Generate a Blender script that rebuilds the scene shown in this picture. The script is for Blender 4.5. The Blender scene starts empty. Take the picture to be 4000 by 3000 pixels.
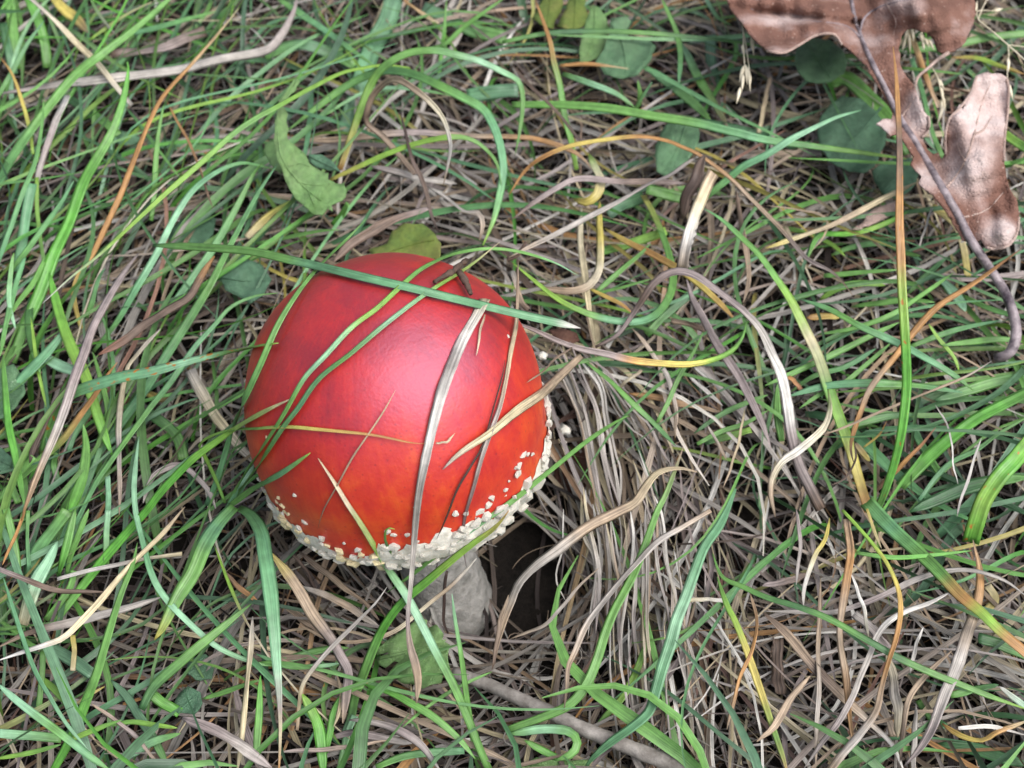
import bpy, math, random
import numpy as np
from mathutils import Vector, Matrix
from mathutils.geometry import delaunay_2d_cdt

rnd = random.Random(7)
rng = np.random.default_rng(11)
scene = bpy.context.scene
COL = scene.collection
MM = 0.001

# ------------------------------------------------------------------ camera
PITCH = math.radians(55)
HFOV = math.radians(40)
CAP_C = np.array([0.0, 0.0, 0.076])          # middle of the cap
CAP_R = 0.035
FW = np.array([0, math.cos(PITCH), -math.sin(PITCH)])
RT = np.array([1.0, 0, 0])
UP = np.array([0, math.sin(PITCH), math.cos(PITCH)])
CAM = CAP_C - (RT * -0.0272 + UP * -0.0058 + FW * 0.330)
FPX = 2000 / math.tan(HFOV / 2)              # focal length in photo pixels (4000 wide)
cam_data = bpy.data.cameras.new('camera')
cam_data.sensor_width = 36
cam_data.lens = 18 / math.tan(HFOV / 2)
cam_data.clip_start = 0.01
cam_data.clip_end = 200
cam_data.dof.use_dof = True
cam_data.dof.focus_distance = 0.325
cam_data.dof.aperture_fstop = 22
cam = bpy.data.objects.new('camera', cam_data)
cam.location = CAM
cam.rotation_euler = (math.pi / 2 - PITCH, 0, 0)
COL.objects.link(cam)
scene.camera = cam

# ------------------------------------------------------------------ sky, sun, exposure
SUN_EL, SUN_AZ = math.radians(59), math.radians(119)     # azimuth clockwise from +Y
world = bpy.data.worlds.new('World')
scene.world = world
world.use_nodes = True
wn, wl = world.node_tree.nodes, world.node_tree.links
wn.clear()
sky = wn.new('ShaderNodeTexSky')
sky.sky_type = 'NISHITA'
sky.sun_disc = False
sky.sun_elevation = SUN_EL
sky.sun_rotation = SUN_AZ
sky.dust_density = 4.0
sky.air_density = 1.2
hsv = wn.new('ShaderNodeHueSaturation')
hsv.inputs['Saturation'].default_value = 0.55           # cloud veil: nearly white sky
bg = wn.new('ShaderNodeBackground')
bg.inputs['Strength'].default_value = 0.078
wo = wn.new('ShaderNodeOutputWorld')
wl.new(sky.outputs[0], hsv.inputs['Color'])
wl.new(hsv.outputs[0], bg.inputs['Color'])
wl.new(bg.outputs[0], wo.inputs['Surface'])
sun_data = bpy.data.lights.new('sun', 'SUN')
sun_data.energy = 1.5
sun_data.angle = math.radians(50)
sun_data.color = (1.0, 0.99, 0.98)
sun = bpy.data.objects.new('sun', sun_data)
sd = Vector((math.sin(SUN_AZ) * math.cos(SUN_EL), math.cos(SUN_AZ) * math.cos(SUN_EL), math.sin(SUN_EL)))
sun.rotation_euler = sd.to_track_quat('Z', 'Y').to_euler()
sun.location = (0, 0, 2)
COL.objects.link(sun)
scene.view_settings.view_transform = 'Standard'
scene.view_settings.look = 'None'
scene.view_settings.gamma = 1.0
scene.view_settings.exposure = 1.3
scene.cycles.max_bounces = 6
scene.cycles.transparent_max_bounces = 4

# ------------------------------------------------------------------ helpers
def lin(c):
    c = np.array(c, float) / 255
    return np.where(c <= 0.04045, c / 12.92, ((c + 0.055) / 1.055) ** 2.4)

def unp(px, py, z):
    """photo pixels (4000x3000) and a height above the soil level (m) -> points of the place."""
    px, py, z = np.asarray(px, float), np.asarray(py, float), np.asarray(z, float)
    d = FW + ((px - 2000) / FPX)[..., None] * RT + ((1500 - py) / FPX)[..., None] * UP
    t = (z - CAM[2]) / d[..., 2]
    return CAM + d * t[..., None]

def proj(P):
    v = P - CAM
    w = v @ FW
    return 2000 + FPX * (v @ RT) / w, 1500 - FPX * (v @ UP) / w, w

CAP_STRETCH = 1.07                            # the dome is a little taller than round
def squash(v):
    return v - (v @ DOWN)[..., None] * DOWN * (1 - 1 / CAP_STRETCH)

def cap_height(px, py, off):
    """height at which the line of sight first meets the dome of the cap, else nan"""
    d = FW + ((px - 2000) / FPX)[..., None] * RT + ((1500 - py) / FPX)[..., None] * UP
    ds = squash(d)
    oc = squash(CAM - CAP_C)
    a = np.sum(ds * ds, -1)
    b = (ds @ oc)
    c = oc @ oc - (CAP_R + off) ** 2
    disc = b * b - a * c
    t = (-b - np.sqrt(np.maximum(disc, 0))) / a
    return np.where(disc > 0, CAM[2] + d[..., 2] * t, np.nan)

def nrm(v):
    return v / np.maximum(np.linalg.norm(v, axis=-1, keepdims=True), 1e-12)

def catmull(p, n):
    p = np.asarray(p, float)
    if len(p) == 2:
        p = np.array([p[0], (p[0] + p[1]) / 2, p[1]])
    q = np.vstack([2 * p[0] - p[1], p, 2 * p[-1] - p[-2]])
    seg = np.linalg.norm(np.diff(p[:, :2], axis=0), axis=1)
    cum = np.concatenate([[0], np.cumsum(seg)])
    s = np.linspace(0, cum[-1], n)
    i = np.clip(np.searchsorted(cum, s, 'right') - 1, 0, len(p) - 2)
    t = ((s - cum[i]) / np.maximum(seg[i], 1e-9))[:, None]
    a, b, c, d = q[i], q[i + 1], q[i + 2], q[i + 3]
    return 0.5 * (2 * b + (c - a) * t + (2 * a - 5 * b + 4 * c - d) * t * t + (3 * b - a - 3 * c + d) * t ** 3)

def smooth(a, k=3):
    for _ in range(k):
        b = a.copy()
        b[1:-1] = (a[:-2] + 2 * a[1:-1] + a[2:]) / 4
        a = b
    return a

def terrain(x, y):
    """soil level: a shallow hollow round the foot of the mushroom"""
    x, y = np.asarray(x, float), np.asarray(y, float)
    base = 0.020 + 0.003 * np.sin(x * 31 + 1) * np.sin(y * 27 + 2) + 0.0015 * np.sin(x * 83) * np.sin(y * 71 + 1)
    dx, dy = (x - PIT[0]), (y - PIT[1])
    d = np.sqrt((dx / 1.05) ** 2 + (dy / 0.9) ** 2)
    return base - 0.014 * np.exp(-(d / 0.046) ** 4)

def mesh_obj(name, verts, faces, mat, parent=None, col=None, uv=None, smoothed=True):
    me = bpy.data.meshes.new(name)
    me.from_pydata([tuple(v) for v in verts], [], [tuple(f) for f in faces])
    if col is not None:
        a = me.color_attributes.new('Col', 'FLOAT_COLOR', 'POINT')
        c = np.ones((len(verts), 4), np.float32)
        c[:, :col.shape[1]] = col
        a.data.foreach_set('color', c.ravel())
    if uv is not None:
        l = me.uv_layers.new(name='UVMap')
        vi = np.zeros(len(me.loops), np.int32)
        me.loops.foreach_get('vertex_index', vi)
        l.data.foreach_set('uv', np.asarray(uv, np.float32)[vi].ravel())
    if smoothed:
        me.polygons.foreach_set('use_smooth', np.ones(len(me.polygons), bool))
    me.materials.append(mat)
    me.update()
    o = bpy.data.objects.new(name, me)
    COL.objects.link(o)
    if parent is not None:
        o.parent = parent
    return o

def tag(o, label=None, cat=None, group=None, kind=None):
    if label: o['label'] = label
    if cat: o['category'] = cat
    if group: o['group'] = group
    if kind: o['kind'] = kind
    return o

def empty(name, loc=(0, 0, 0)):
    o = bpy.data.objects.new(name, None)
    o.empty_display_size = 0.01
    o.location = loc
    COL.objects.link(o)
    return o

def keep_parent(o, p):
    """parent without moving: the parts are built in world coordinates"""
    o.parent = p
    o.matrix_parent_inverse = Matrix.Translation(p.location).inverted()
    return o

# ------------------------------------------------------------------ materials
def mat_base(name):
    m = bpy.data.materials.new(name)
    m.use_nodes = True
    nt = m.node_tree
    nt.nodes.clear()
    out = nt.nodes.new('ShaderNodeOutputMaterial')
    return m, nt, nt.nodes, nt.links, out

def N(nodes, typ, **kw):
    n = nodes.new(typ)
    for k, v in kw.items():
        if k in n.inputs: n.inputs[k].default_value = v
        else: setattr(n, k, v)
    return n

def math_node(ns, ls, op, a, b=None, clamp=False):
    n = ns.new('ShaderNodeMath'); n.operation = op; n.use_clamp = clamp
    for i, v in enumerate((a, b)):
        if v is None: continue
        if isinstance(v, (int, float)): n.inputs[i].default_value = v
        else: ls.new(v, n.inputs[i])
    return n.outputs[0]

def mix_col(ns, ls, fac, a, b, mode='MIX'):
    n = ns.new('ShaderNodeMix'); n.data_type = 'RGBA'; n.blend_type = mode
    if isinstance(fac, (int, float)): n.inputs[0].default_value = fac
    else: ls.new(fac, n.inputs[0])
    for i, v in ((6, a), (7, b)):
        if isinstance(v, tuple): n.inputs[i].default_value = (*v, 1) if len(v) == 3 else v
        else: ls.new(v, n.inputs[i])
    return n.outputs[2]

def ramp(ns, ls, src, stops):
    n = ns.new('ShaderNodeValToRGB')
    e = n.color_ramp.elements
    while len(e) > 1: e.remove(e[-1])
    for i, (p, c) in enumerate(stops):
        el = e[0] if i == 0 else e.new(p)
        el.position = p
        el.color = (*c, 1) if len(c) == 3 else c
    ls.new(src, n.inputs[0])
    return n.outputs[0]

def blade_material(name, rough, trans, spec, vein, speck):
    """grass blade: colour from the blade's own pigment (Col), veins along it, blotches, rust where Col's alpha asks for it"""
    m, nt, ns, ls, out = mat_base(name)
    at = N(ns, 'ShaderNodeAttribute', attribute_name='Col')
    uv = N(ns, 'ShaderNodeUVMap')
    sep = ns.new('ShaderNodeSeparateXYZ'); ls.new(uv.outputs[0], sep.inputs[0])
    u, v = sep.outputs[0], sep.outputs[1]
    com = ns.new('ShaderNodeCombineXYZ')
    ls.new(math_node(ns, ls, 'MULTIPLY', u, 7.0), com.inputs[0])
    ls.new(math_node(ns, ls, 'MULTIPLY', v, 0.06), com.inputs[1])
    streak = N(ns, 'ShaderNodeTexNoise', Scale=1.0, Detail=3.0)
    ls.new(com.outputs[0], streak.inputs['Vector'])
    com2 = ns.new('ShaderNodeCombineXYZ')
    ls.new(math_node(ns, ls, 'MULTIPLY', u, 1.2), com2.inputs[0])
    ls.new(math_node(ns, ls, 'MULTIPLY', v, 0.35), com2.inputs[1])
    blot = N(ns, 'ShaderNodeTexNoise', Scale=1.0, Detail=4.0)
    ls.new(com2.outputs[0], blot.inputs['Vector'])
    mr = ns.new('ShaderNodeMapRange')
    mr.inputs['From Min'].default_value = 0.34; mr.inputs['From Max'].default_value = 0.66
    mr.inputs['To Min'].default_value = 1 - vein * 0.6; mr.inputs['To Max'].default_value = 1 + vein * 0.4
    ls.new(streak.outputs[0], mr.inputs['Value'])
    f1 = mr.outputs[0]
    f2 = math_node(ns, ls, 'MULTIPLY_ADD', blot.outputs[0], 0.9)
    f2.node.inputs[2].default_value = 0.55
    f = math_node(ns, ls, 'MULTIPLY', f1, f2)
    vm = ns.new('ShaderNodeVectorMath'); vm.operation = 'SCALE'
    ls.new(at.outputs['Color'], vm.inputs[0]); ls.new(f, vm.inputs['Scale'])
    c = vm.outputs[0]
    # rust / fungus spots on some blades
    sp = N(ns, 'ShaderNodeTexNoise', Scale=1.0, Detail=1.0)
    com3 = ns.new('ShaderNodeCombineXYZ')
    ls.new(math_node(ns, ls, 'MULTIPLY', u, 2.2), com3.inputs[0])
    ls.new(math_node(ns, ls, 'MULTIPLY', v, 0.42), com3.inputs[1])
    ls.new(com3.outputs[0], sp.inputs['Vector'])
    thr = math_node(ns, ls, 'SUBTRACT', 0.9, math_node(ns, ls, 'MULTIPLY', at.outputs['Alpha'], 0.3))
    spf = math_node(ns, ls, 'MULTIPLY', math_node(ns, ls, 'SUBTRACT', sp.outputs[0], thr), 14.0, True)
    c = mix_col(ns, ls, spf, c, (0.42, 0.17, 0.03))
    # tiny dark specks
    dk = N(ns, 'ShaderNodeTexVoronoi', Scale=1.0)
    com4 = ns.new('ShaderNodeCombineXYZ')
    ls.new(math_node(ns, ls, 'MULTIPLY', u, 3.0), com4.inputs[0])
    ls.new(math_node(ns, ls, 'MULTIPLY', v, 0.9), com4.inputs[1])
    ls.new(com4.outputs[0], dk.inputs['Vector'])
    dkf = math_node(ns, ls, 'MULTIPLY', math_node(ns, ls, 'SUBTRACT', speck, dk.outputs['Distance']), 9.0, True)
    c = mix_col(ns, ls, math_node(ns, ls, 'MULTIPLY', dkf, 0.55), c, (0.05, 0.03, 0.02))
    # ribs
    wv = math_node(ns, ls, 'SINE', math_node(ns, ls, 'MULTIPLY', u, 42.0))
    bump = N(ns, 'ShaderNodeBump', Strength=0.35, Distance=0.00012)
    ls.new(math_node(ns, ls, 'ADD', math_node(ns, ls, 'MULTIPLY', wv, 0.4), math_node(ns, ls, 'MULTIPLY', streak.outputs[0], 1.4)), bump.inputs['Height'])
    p = N(ns, 'ShaderNodeBsdfPrincipled')
    p.inputs['Roughness'].default_value = rough
    p.inputs['Specular IOR Level'].default_value = spec
    ls.new(c, p.inputs['Base Color']); ls.new(bump.outputs[0], p.inputs['Normal'])
    t = ns.new('ShaderNodeBsdfTranslucent'); ls.new(c, t.inputs['Color']); ls.new(bump.outputs[0], t.inputs['Normal'])
    mx = ns.new('ShaderNodeMixShader'); mx.inputs[0].default_value = trans
    ls.new(p.outputs[0], mx.inputs[1]); ls.new(t.outputs[0], mx.inputs[2])
    ls.new(mx.outputs[0], out.inputs[0])
    return m

M_GREEN = blade_material('living_grass', 0.4, 0.2, 0.5, 0.45, 0.08)
M_DRY = blade_material('withered_grass', 0.55, 0.10, 0.4, 0.8, 0.14)

def leaf_material(name, c1, c2, c3, rough, spec, scale, trans=0.12, bumpd=0.0004):
    m, nt, ns, ls, out = mat_base(name)
    tc = ns.new('ShaderNodeTexCoord')
    n1 = N(ns, 'ShaderNodeTexNoise', Scale=scale, Detail=6.0, Roughness=0.6); ls.new(tc.outputs['Object'], n1.inputs['Vector'])
    n2 = N(ns, 'ShaderNodeTexNoise', Scale=scale * 6, Detail=4.0); ls.new(tc.outputs['Object'], n2.inputs['Vector'])
    vo = N(ns, 'ShaderNodeTexVoronoi', Scale=scale * 22, feature='DISTANCE_TO_EDGE'); ls.new(tc.outputs['Object'], vo.inputs['Vector'])
    c = ramp(ns, ls, n1.outputs[0], [(0.32, c1), (0.5, c2), (0.68, c3)])
    c = mix_col(ns, ls, 0.5, c, ramp(ns, ls, n2.outputs[0], [(0.3, tuple(x * 0.6 for x in c2)), (0.7, tuple(min(1, x * 1.35) for x in c2))]))
    netv = math_node(ns, ls, 'MULTIPLY', vo.outputs['Distance'], 5.0, True)
    c = mix_col(ns, ls, math_node(ns, ls, 'MULTIPLY', math_node(ns, ls, 'SUBTRACT', 1.0, netv), 0.18), c, tuple(x * 0.6 for x in c2))
    b = N(ns, 'ShaderNodeBump', Strength=0.6, Distance=bumpd)
    ls.new(math_node(ns, ls, 'ADD', netv, n2.outputs[0]), b.inputs['Height'])
    p = N(ns, 'ShaderNodeBsdfPrincipled')
    p.inputs['Roughness'].default_value = rough
    p.inputs['Specular IOR Level'].default_value = spec
    ls.new(c, p.inputs['Base Color']); ls.new(b.outputs[0], p.inputs['Normal'])
    t = ns.new('ShaderNodeBsdfTranslucent'); ls.new(c, t.inputs['Color'])
    mx = ns.new('ShaderNodeMixShader'); mx.inputs[0].default_value = trans
    ls.new(p.outputs[0], mx.inputs[1]); ls.new(t.outputs[0], mx.inputs[2]); ls.new(mx.outputs[0], out.inputs[0])
    return m

def oak_material():
    m, nt, ns, ls, out = mat_base('dead_oak_leaf')
    tc = ns.new('ShaderNodeTexCoord')
    at = N(ns, 'ShaderNodeAttribute', attribute_name='Col')
    n1 = N(ns, 'ShaderNodeTexNoise', Scale=70.0, Detail=6.0, Roughness=0.6); ls.new(tc.outputs['Object'], n1.inputs['Vector'])
    n2 = N(ns, 'ShaderNodeTexNoise', Scale=420.0, Detail=4.0); ls.new(tc.outputs['Object'], n2.inputs['Vector'])
    vo = N(ns, 'ShaderNodeTexVoronoi', Scale=900.0, feature='DISTANCE_TO_EDGE'); ls.new(tc.outputs['Object'], vo.inputs['Vector'])
    dark = ramp(ns, ls, n1.outputs[0], [(0.3, (0.13, 0.066, 0.050)), (0.5, (0.20, 0.105, 0.080)), (0.7, (0.31, 0.21, 0.185))])
    pale = ramp(ns, ls, n1.outputs[0], [(0.3, (0.42, 0.30, 0.265)), (0.5, (0.56, 0.44, 0.41)), (0.7, (0.66, 0.57, 0.55))])
    sepc = ns.new('ShaderNodeSeparateColor'); ls.new(at.outputs['Color'], sepc.inputs[0])
    k = math_node(ns, ls, 'ADD', sepc.outputs[0], math_node(ns, ls, 'MULTIPLY', math_node(ns, ls, 'SUBTRACT', n1.outputs[0], 0.5), 1.1), True)
    c = mix_col(ns, ls, k, dark, pale)
    c = mix_col(ns, ls, math_node(ns, ls, 'MULTIPLY', n2.outputs[0], 0.55), c, mix_col(ns, ls, 0.6, c, (0.06, 0.03, 0.022)))
    # pale mould specks
    v2 = N(ns, 'ShaderNodeTexVoronoi', Scale=420.0); ls.new(tc.outputs['Object'], v2.inputs['Vector'])
    sp = math_node(ns, ls, 'MULTIPLY', math_node(ns, ls, 'SUBTRACT', 0.17, v2.outputs['Distance']), 9.0, True)
    c = mix_col(ns, ls, math_node(ns, ls, 'MULTIPLY', sp, 0.5), c, (0.5, 0.38, 0.32))
    b = N(ns, 'ShaderNodeBump', Strength=0.7, Distance=0.0005)
    ls.new(math_node(ns, ls, 'ADD', math_node(ns, ls, 'MULTIPLY', vo.outputs['Distance'], 1.5), math_node(ns, ls, 'MULTIPLY', n1.outputs[0], 1.4)), b.inputs['Height'])
    p = N(ns, 'ShaderNodeBsdfPrincipled')
    p.inputs['Roughness'].default_value = 0.85
    p.inputs['Specular IOR Level'].default_value = 0.15
    ls.new(c, p.inputs['Base Color']); ls.new(b.outputs[0], p.inputs['Normal']); ls.new(p.outputs[0], out.inputs[0])
    return m

def plain_material(name, c1, c2, rough, scale, spec=0.4, bumpd=0.0005, bs=0.5, sss=0.0):
    m, nt, ns, ls, out = mat_base(name)
    tc = ns.new('ShaderNodeTexCoord')
    n1 = N(ns, 'ShaderNodeTexNoise', Scale=scale, Detail=6.0, Roughness=0.65); ls.new(tc.outputs['Object'], n1.inputs['Vector'])
    c = ramp(ns, ls, n1.outputs[0], [(0.3, c1), (0.7, c2)])
    b = N(ns, 'ShaderNodeBump', Strength=bs, Distance=bumpd); ls.new(n1.outputs[0], b.inputs['Height'])
    p = N(ns, 'ShaderNodeBsdfPrincipled')
    p.inputs['Roughness'].default_value = rough
    p.inputs['Specular IOR Level'].default_value = spec
    if sss:
        p.inputs['Subsurface Weight'].default_value = sss
        p.inputs['Subsurface Radius'].default_value = (0.002, 0.0012, 0.0008)
    ls.new(c, p.inputs['Base Color']); ls.new(b.outputs[0], p.inputs['Normal']); ls.new(p.outputs[0], out.inputs[0])
    return m

def cap_material():
    m, nt, ns, ls, out = mat_base('red_cap_skin')
    tc = ns.new('ShaderNodeTexCoord')
    big = N(ns, 'ShaderNodeTexNoise', Scale=34.0, Detail=3.0); ls.new(tc.outputs['Object'], big.inputs['Vector'])
    mid = N(ns, 'ShaderNodeTexNoise', Scale=150.0, Detail=5.0, Roughness=0.65); ls.new(tc.outputs['Object'], mid.inputs['Vector'])
    fine = N(ns, 'ShaderNodeTexNoise', Scale=1400.0, Detail=3.0); ls.new(tc.outputs['Object'], fine.inputs['Vector'])
    sep = ns.new('ShaderNodeSeparateXYZ'); ls.new(tc.outputs['Object'], sep.inputs[0])
    # fibrils running down from the crown
    ang = math_node(ns, ls, 'ARCTAN2', sep.outputs[0], sep.outputs[1])
    com = ns.new('ShaderNodeCombineXYZ')
    ls.new(math_node(ns, ls, 'MULTIPLY', ang, 26.0), com.inputs[0])
    ls.new(math_node(ns, ls, 'MULTIPLY', sep.outputs[2], 60.0), com.inputs[1])
    fib = N(ns, 'ShaderNodeTexNoise', Scale=1.0, Detail=3.0); ls.new(com.outputs[0], fib.inputs['Vector'])
    # crimson crown, more orange towards the margin
    hz = math_node(ns, ls, 'MULTIPLY', sep.outputs[2], 1 / 0.035)
    t = math_node(ns, ls, 'ADD', math_node(ns, ls, 'MULTIPLY', math_node(ns, ls, 'SUBTRACT', 0.75, hz), 0.33), math_node(ns, ls, 'MULTIPLY', big.outputs[0], 0.75))
    t = math_node(ns, ls, 'ADD', t, math_node(ns, ls, 'MULTIPLY', math_node(ns, ls, 'SUBTRACT', mid.outputs[0], 0.5), 0.8))
    t = math_node(ns, ls, 'ADD', t, math_node(ns, ls, 'MULTIPLY', math_node(ns, ls, 'SUBTRACT', fib.outputs[0], 0.5), 0.3))
    c = ramp(ns, ls, t, [(0.20, (0.22, 0.002, 0.007)), (0.43, (0.36, 0.005, 0.004)), (0.64, (0.46, 0.022, 0.002)), (0.90, (0.56, 0.075, 0.002))])
    # small dark pores
    vo = N(ns, 'ShaderNodeTexVoronoi', Scale=620.0); ls.new(tc.outputs['Object'], vo.inputs['Vector'])
    sp = math_node(ns, ls, 'MULTIPLY', math_node(ns, ls, 'SUBTRACT', 0.22, vo.outputs['Distance']), 8.0, True)
    c = mix_col(ns, ls, math_node(ns, ls, 'MULTIPLY', sp, 0.5), c, (0.16, 0.004, 0.006))
    c = mix_col(ns, ls, math_node(ns, ls, 'MULTIPLY', fine.outputs[0], 0.16), c, (0.60, 0.12, 0.04))
    b = N(ns, 'ShaderNodeBump', Strength=0.4, Distance=0.0004)
    ls.new(math_node(ns, ls, 'ADD', mid.outputs[0], math_node(ns, ls, 'MULTIPLY', fine.outputs[0], 0.35)), b.inputs['Height'])
    p = N(ns, 'ShaderNodeBsdfPrincipled')
    p.inputs['Roughness'].default_value = 0.5
    p.inputs['Specular IOR Level'].default_value = 1.0
    p.inputs['Specular Tint'].default_value = (1.0, 0.62, 0.95, 1)
    p.inputs['Subsurface Weight'].default_value = 0.12
    p.inputs['Subsurface Radius'].default_value = (0.003, 0.001, 0.0005)
    p.inputs['Coat Weight'].default_value = 0.12
    p.inputs['Coat Roughness'].default_value = 0.38
    ls.new(c, p.inputs['Base Color']); ls.new(b.outputs[0], p.inputs['Normal'])
    ls.new(b.outputs[0], p.inputs['Coat Normal']); ls.new(p.outputs[0], out.inputs[0])
    return m

M_CAP = cap_material()
M_WART = plain_material('white_veil_flesh', (0.42, 0.39, 0.32), (0.74, 0.71, 0.64), 0.75, 500, 0.3, 0.0006, 0.6, 0.15)
M_WARTY = plain_material('yellowed_veil_flesh', (0.55, 0.44, 0.22), (0.76, 0.68, 0.46), 0.75, 500, 0.3, 0.0006, 0.6, 0.15)
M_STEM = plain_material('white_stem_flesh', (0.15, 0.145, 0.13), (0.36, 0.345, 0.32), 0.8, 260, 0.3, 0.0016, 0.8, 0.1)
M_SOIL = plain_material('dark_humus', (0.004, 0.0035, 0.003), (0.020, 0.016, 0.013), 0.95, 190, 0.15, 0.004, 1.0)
M_OAK = oak_material()
M_OAKP = leaf_material('dead_oak_leaf_underside', (0.34, 0.22, 0.18), (0.46, 0.33, 0.28), (0.55, 0.44, 0.40), 0.5, 0.4, 60, 0.08, 0.0006)
M_RIB = plain_material('purplish_leaf_stalk', (0.035, 0.024, 0.034), (0.36, 0.30, 0.31), 0.45, 300, 0.4, 0.0004, 0.6)
M_LEAF = leaf_material('fresh_green_leaf', (0.07, 0.15, 0.07), (0.11, 0.22, 0.11), (0.17, 0.28, 0.14), 0.45, 0.45, 70)
M_LEAFP = leaf_material('pale_green_leaf', (0.09, 0.20, 0.05), (0.16, 0.29, 0.10), (0.25, 0.36, 0.15), 0.45, 0.45, 90)
M_LEAFD = leaf_material('deep_green_leaf', (0.055, 0.13, 0.075), (0.085, 0.18, 0.105), (0.12, 0.22, 0.13), 0.5, 0.4, 90)
M_LEAFY = leaf_material('yellowing_leaf', (0.07, 0.15, 0.03), (0.15, 0.20, 0.04), (0.28, 0.23, 0.08), 0.55, 0.35, 130)
M_LEAFB = leaf_material('rotting_brown_leaf', (0.05, 0.022, 0.016), (0.11, 0.05, 0.036), (0.17, 0.09, 0.06), 0.7, 0.3, 110)
M_STRAW = plain_material('pale_straw', (0.50, 0.43, 0.30), (0.74, 0.67, 0.52), 0.6, 300, 0.35, 0.0003, 0.5)
M_WOOD = plain_material('weathered_grey_stalk', (0.11, 0.096, 0.084), (0.31, 0.285, 0.26), 0.8, 240, 0.25, 0.0008, 0.8)
M_TWIG = plain_material('dark_twig_bark', (0.03, 0.02, 0.016), (0.13, 0.085, 0.065), 0.8, 500, 0.25, 0.0005, 0.8)

# ------------------------------------------------------------------ the ground
DOWN = nrm(np.array([math.sin(math.radians(8.5)), -math.sin(math.radians(14)), -0.95]))
FOOT = CAP_C + DOWN * (CAP_C[2] / -DOWN[2])
PIT = (FOOT[0] + 0.012, FOOT[1] - 0.004)

def build_ground():
    near = np.arange(-0.40, 0.4001, 0.004)
    far = np.array([0.6, 1, 2, 4, 8, 15, 30, 60])
    xs = np.concatenate([-far[::-1], near, far])
    X, Y = np.meshgrid(xs, xs)
    Z = terrain(X, Y) + np.where(np.hypot(X, Y) < 0.55, rng.normal(0, 0.0009, X.shape), 0)
    n = len(xs)
    v = np.stack([X, Y, Z], -1).reshape(-1, 3)
    i = np.arange(n * n).reshape(n, n)
    f = np.stack([i[:-1, :-1], i[:-1, 1:], i[1:, 1:], i[1:, :-1]], -1).reshape(-1, 4)
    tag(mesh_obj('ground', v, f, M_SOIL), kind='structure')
build_ground()

# ------------------------------------------------------------------ shapes
def revolve(prof, seg, wob=None):
    prof = np.asarray(prof, float)
    a = np.linspace(0, 2 * math.pi, seg, endpoint=False)
    V = np.stack([prof[:, 0][:, None] * np.cos(a), prof[:, 0][:, None] * np.sin(a), np.repeat(prof[:, 1][:, None], seg, 1)], -1)
    if wob is not None: V = wob(V, a)
    m = len(prof)
    i = np.arange(m * seg).reshape(m, seg)
    j = np.roll(i, -1, 1)
    f = np.stack([i[:-1], i[1:], j[1:], j[:-1]], -1).reshape(-1, 4)
    return V.reshape(-1, 3), f

def tube_geo(P, R, sides=8):
    P = np.asarray(P, float)
    T = nrm(np.gradient(P, axis=0))
    ref = np.array([0.13, 0.21, 0.97])
    S = nrm(np.cross(T, ref)); B = np.cross(S, T)
    a = np.linspace(0, 2 * math.pi, sides, endpoint=False)
    V = P[:, None] + np.asarray(R)[:, None, None] * (np.cos(a)[None, :, None] * S[:, None] + np.sin(a)[None, :, None] * B[:, None])
    n = len(P)
    i = np.arange(n * sides).reshape(n, sides); j = np.roll(i, -1, 1)
    f = [tuple(q) for q in np.stack([i[:-1], i[1:], j[1:], j[:-1]], -1).reshape(-1, 4)]
    f += [tuple(i[0]), tuple(i[-1][::-1])]
    return V.reshape(-1, 3), f

TILES = {'K': (850, 900, 1.185), 'Z': (2800, 0, 1.144), 'F': (0, 0, 0.553)}
for c_ in range(4):
    for r_ in range(3):
        TILES['%d%d' % (c_, r_)] = (1000 * c_, 1000 * r_, 1.659)

def tp(tile, pts):
    ox, oy, s = TILES[tile]
    p = np.asarray(pts, float)
    return np.stack([ox + p[:, 0] / s, oy + p[:, 1] / s], -1)

def tile_path(tile, pts, hs, n, over=False, off=0.0012):
    p = tp(tile, pts)
    h = np.interp(np.linspace(0, 1, len(p)), np.linspace(0, 1, len(hs)), hs) * MM
    c = catmull(np.column_stack([p, h]), n)
    z = c[:, 2]
    if over:
        zc = cap_height(c[:, 0], c[:, 1], off)
        z = np.where(np.isnan(zc), z, np.fmax(z, zc))
        z = np.maximum(smooth(z, 8), np.where(np.isnan(zc), 0, zc))
        z = smooth(z, 2)
    return unp(c[:, 0], c[:, 1], z)

def px_size(P, px):
    """length that px photo pixels span at P"""
    return px * ((P - CAM) @ FW) / FPX

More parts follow.
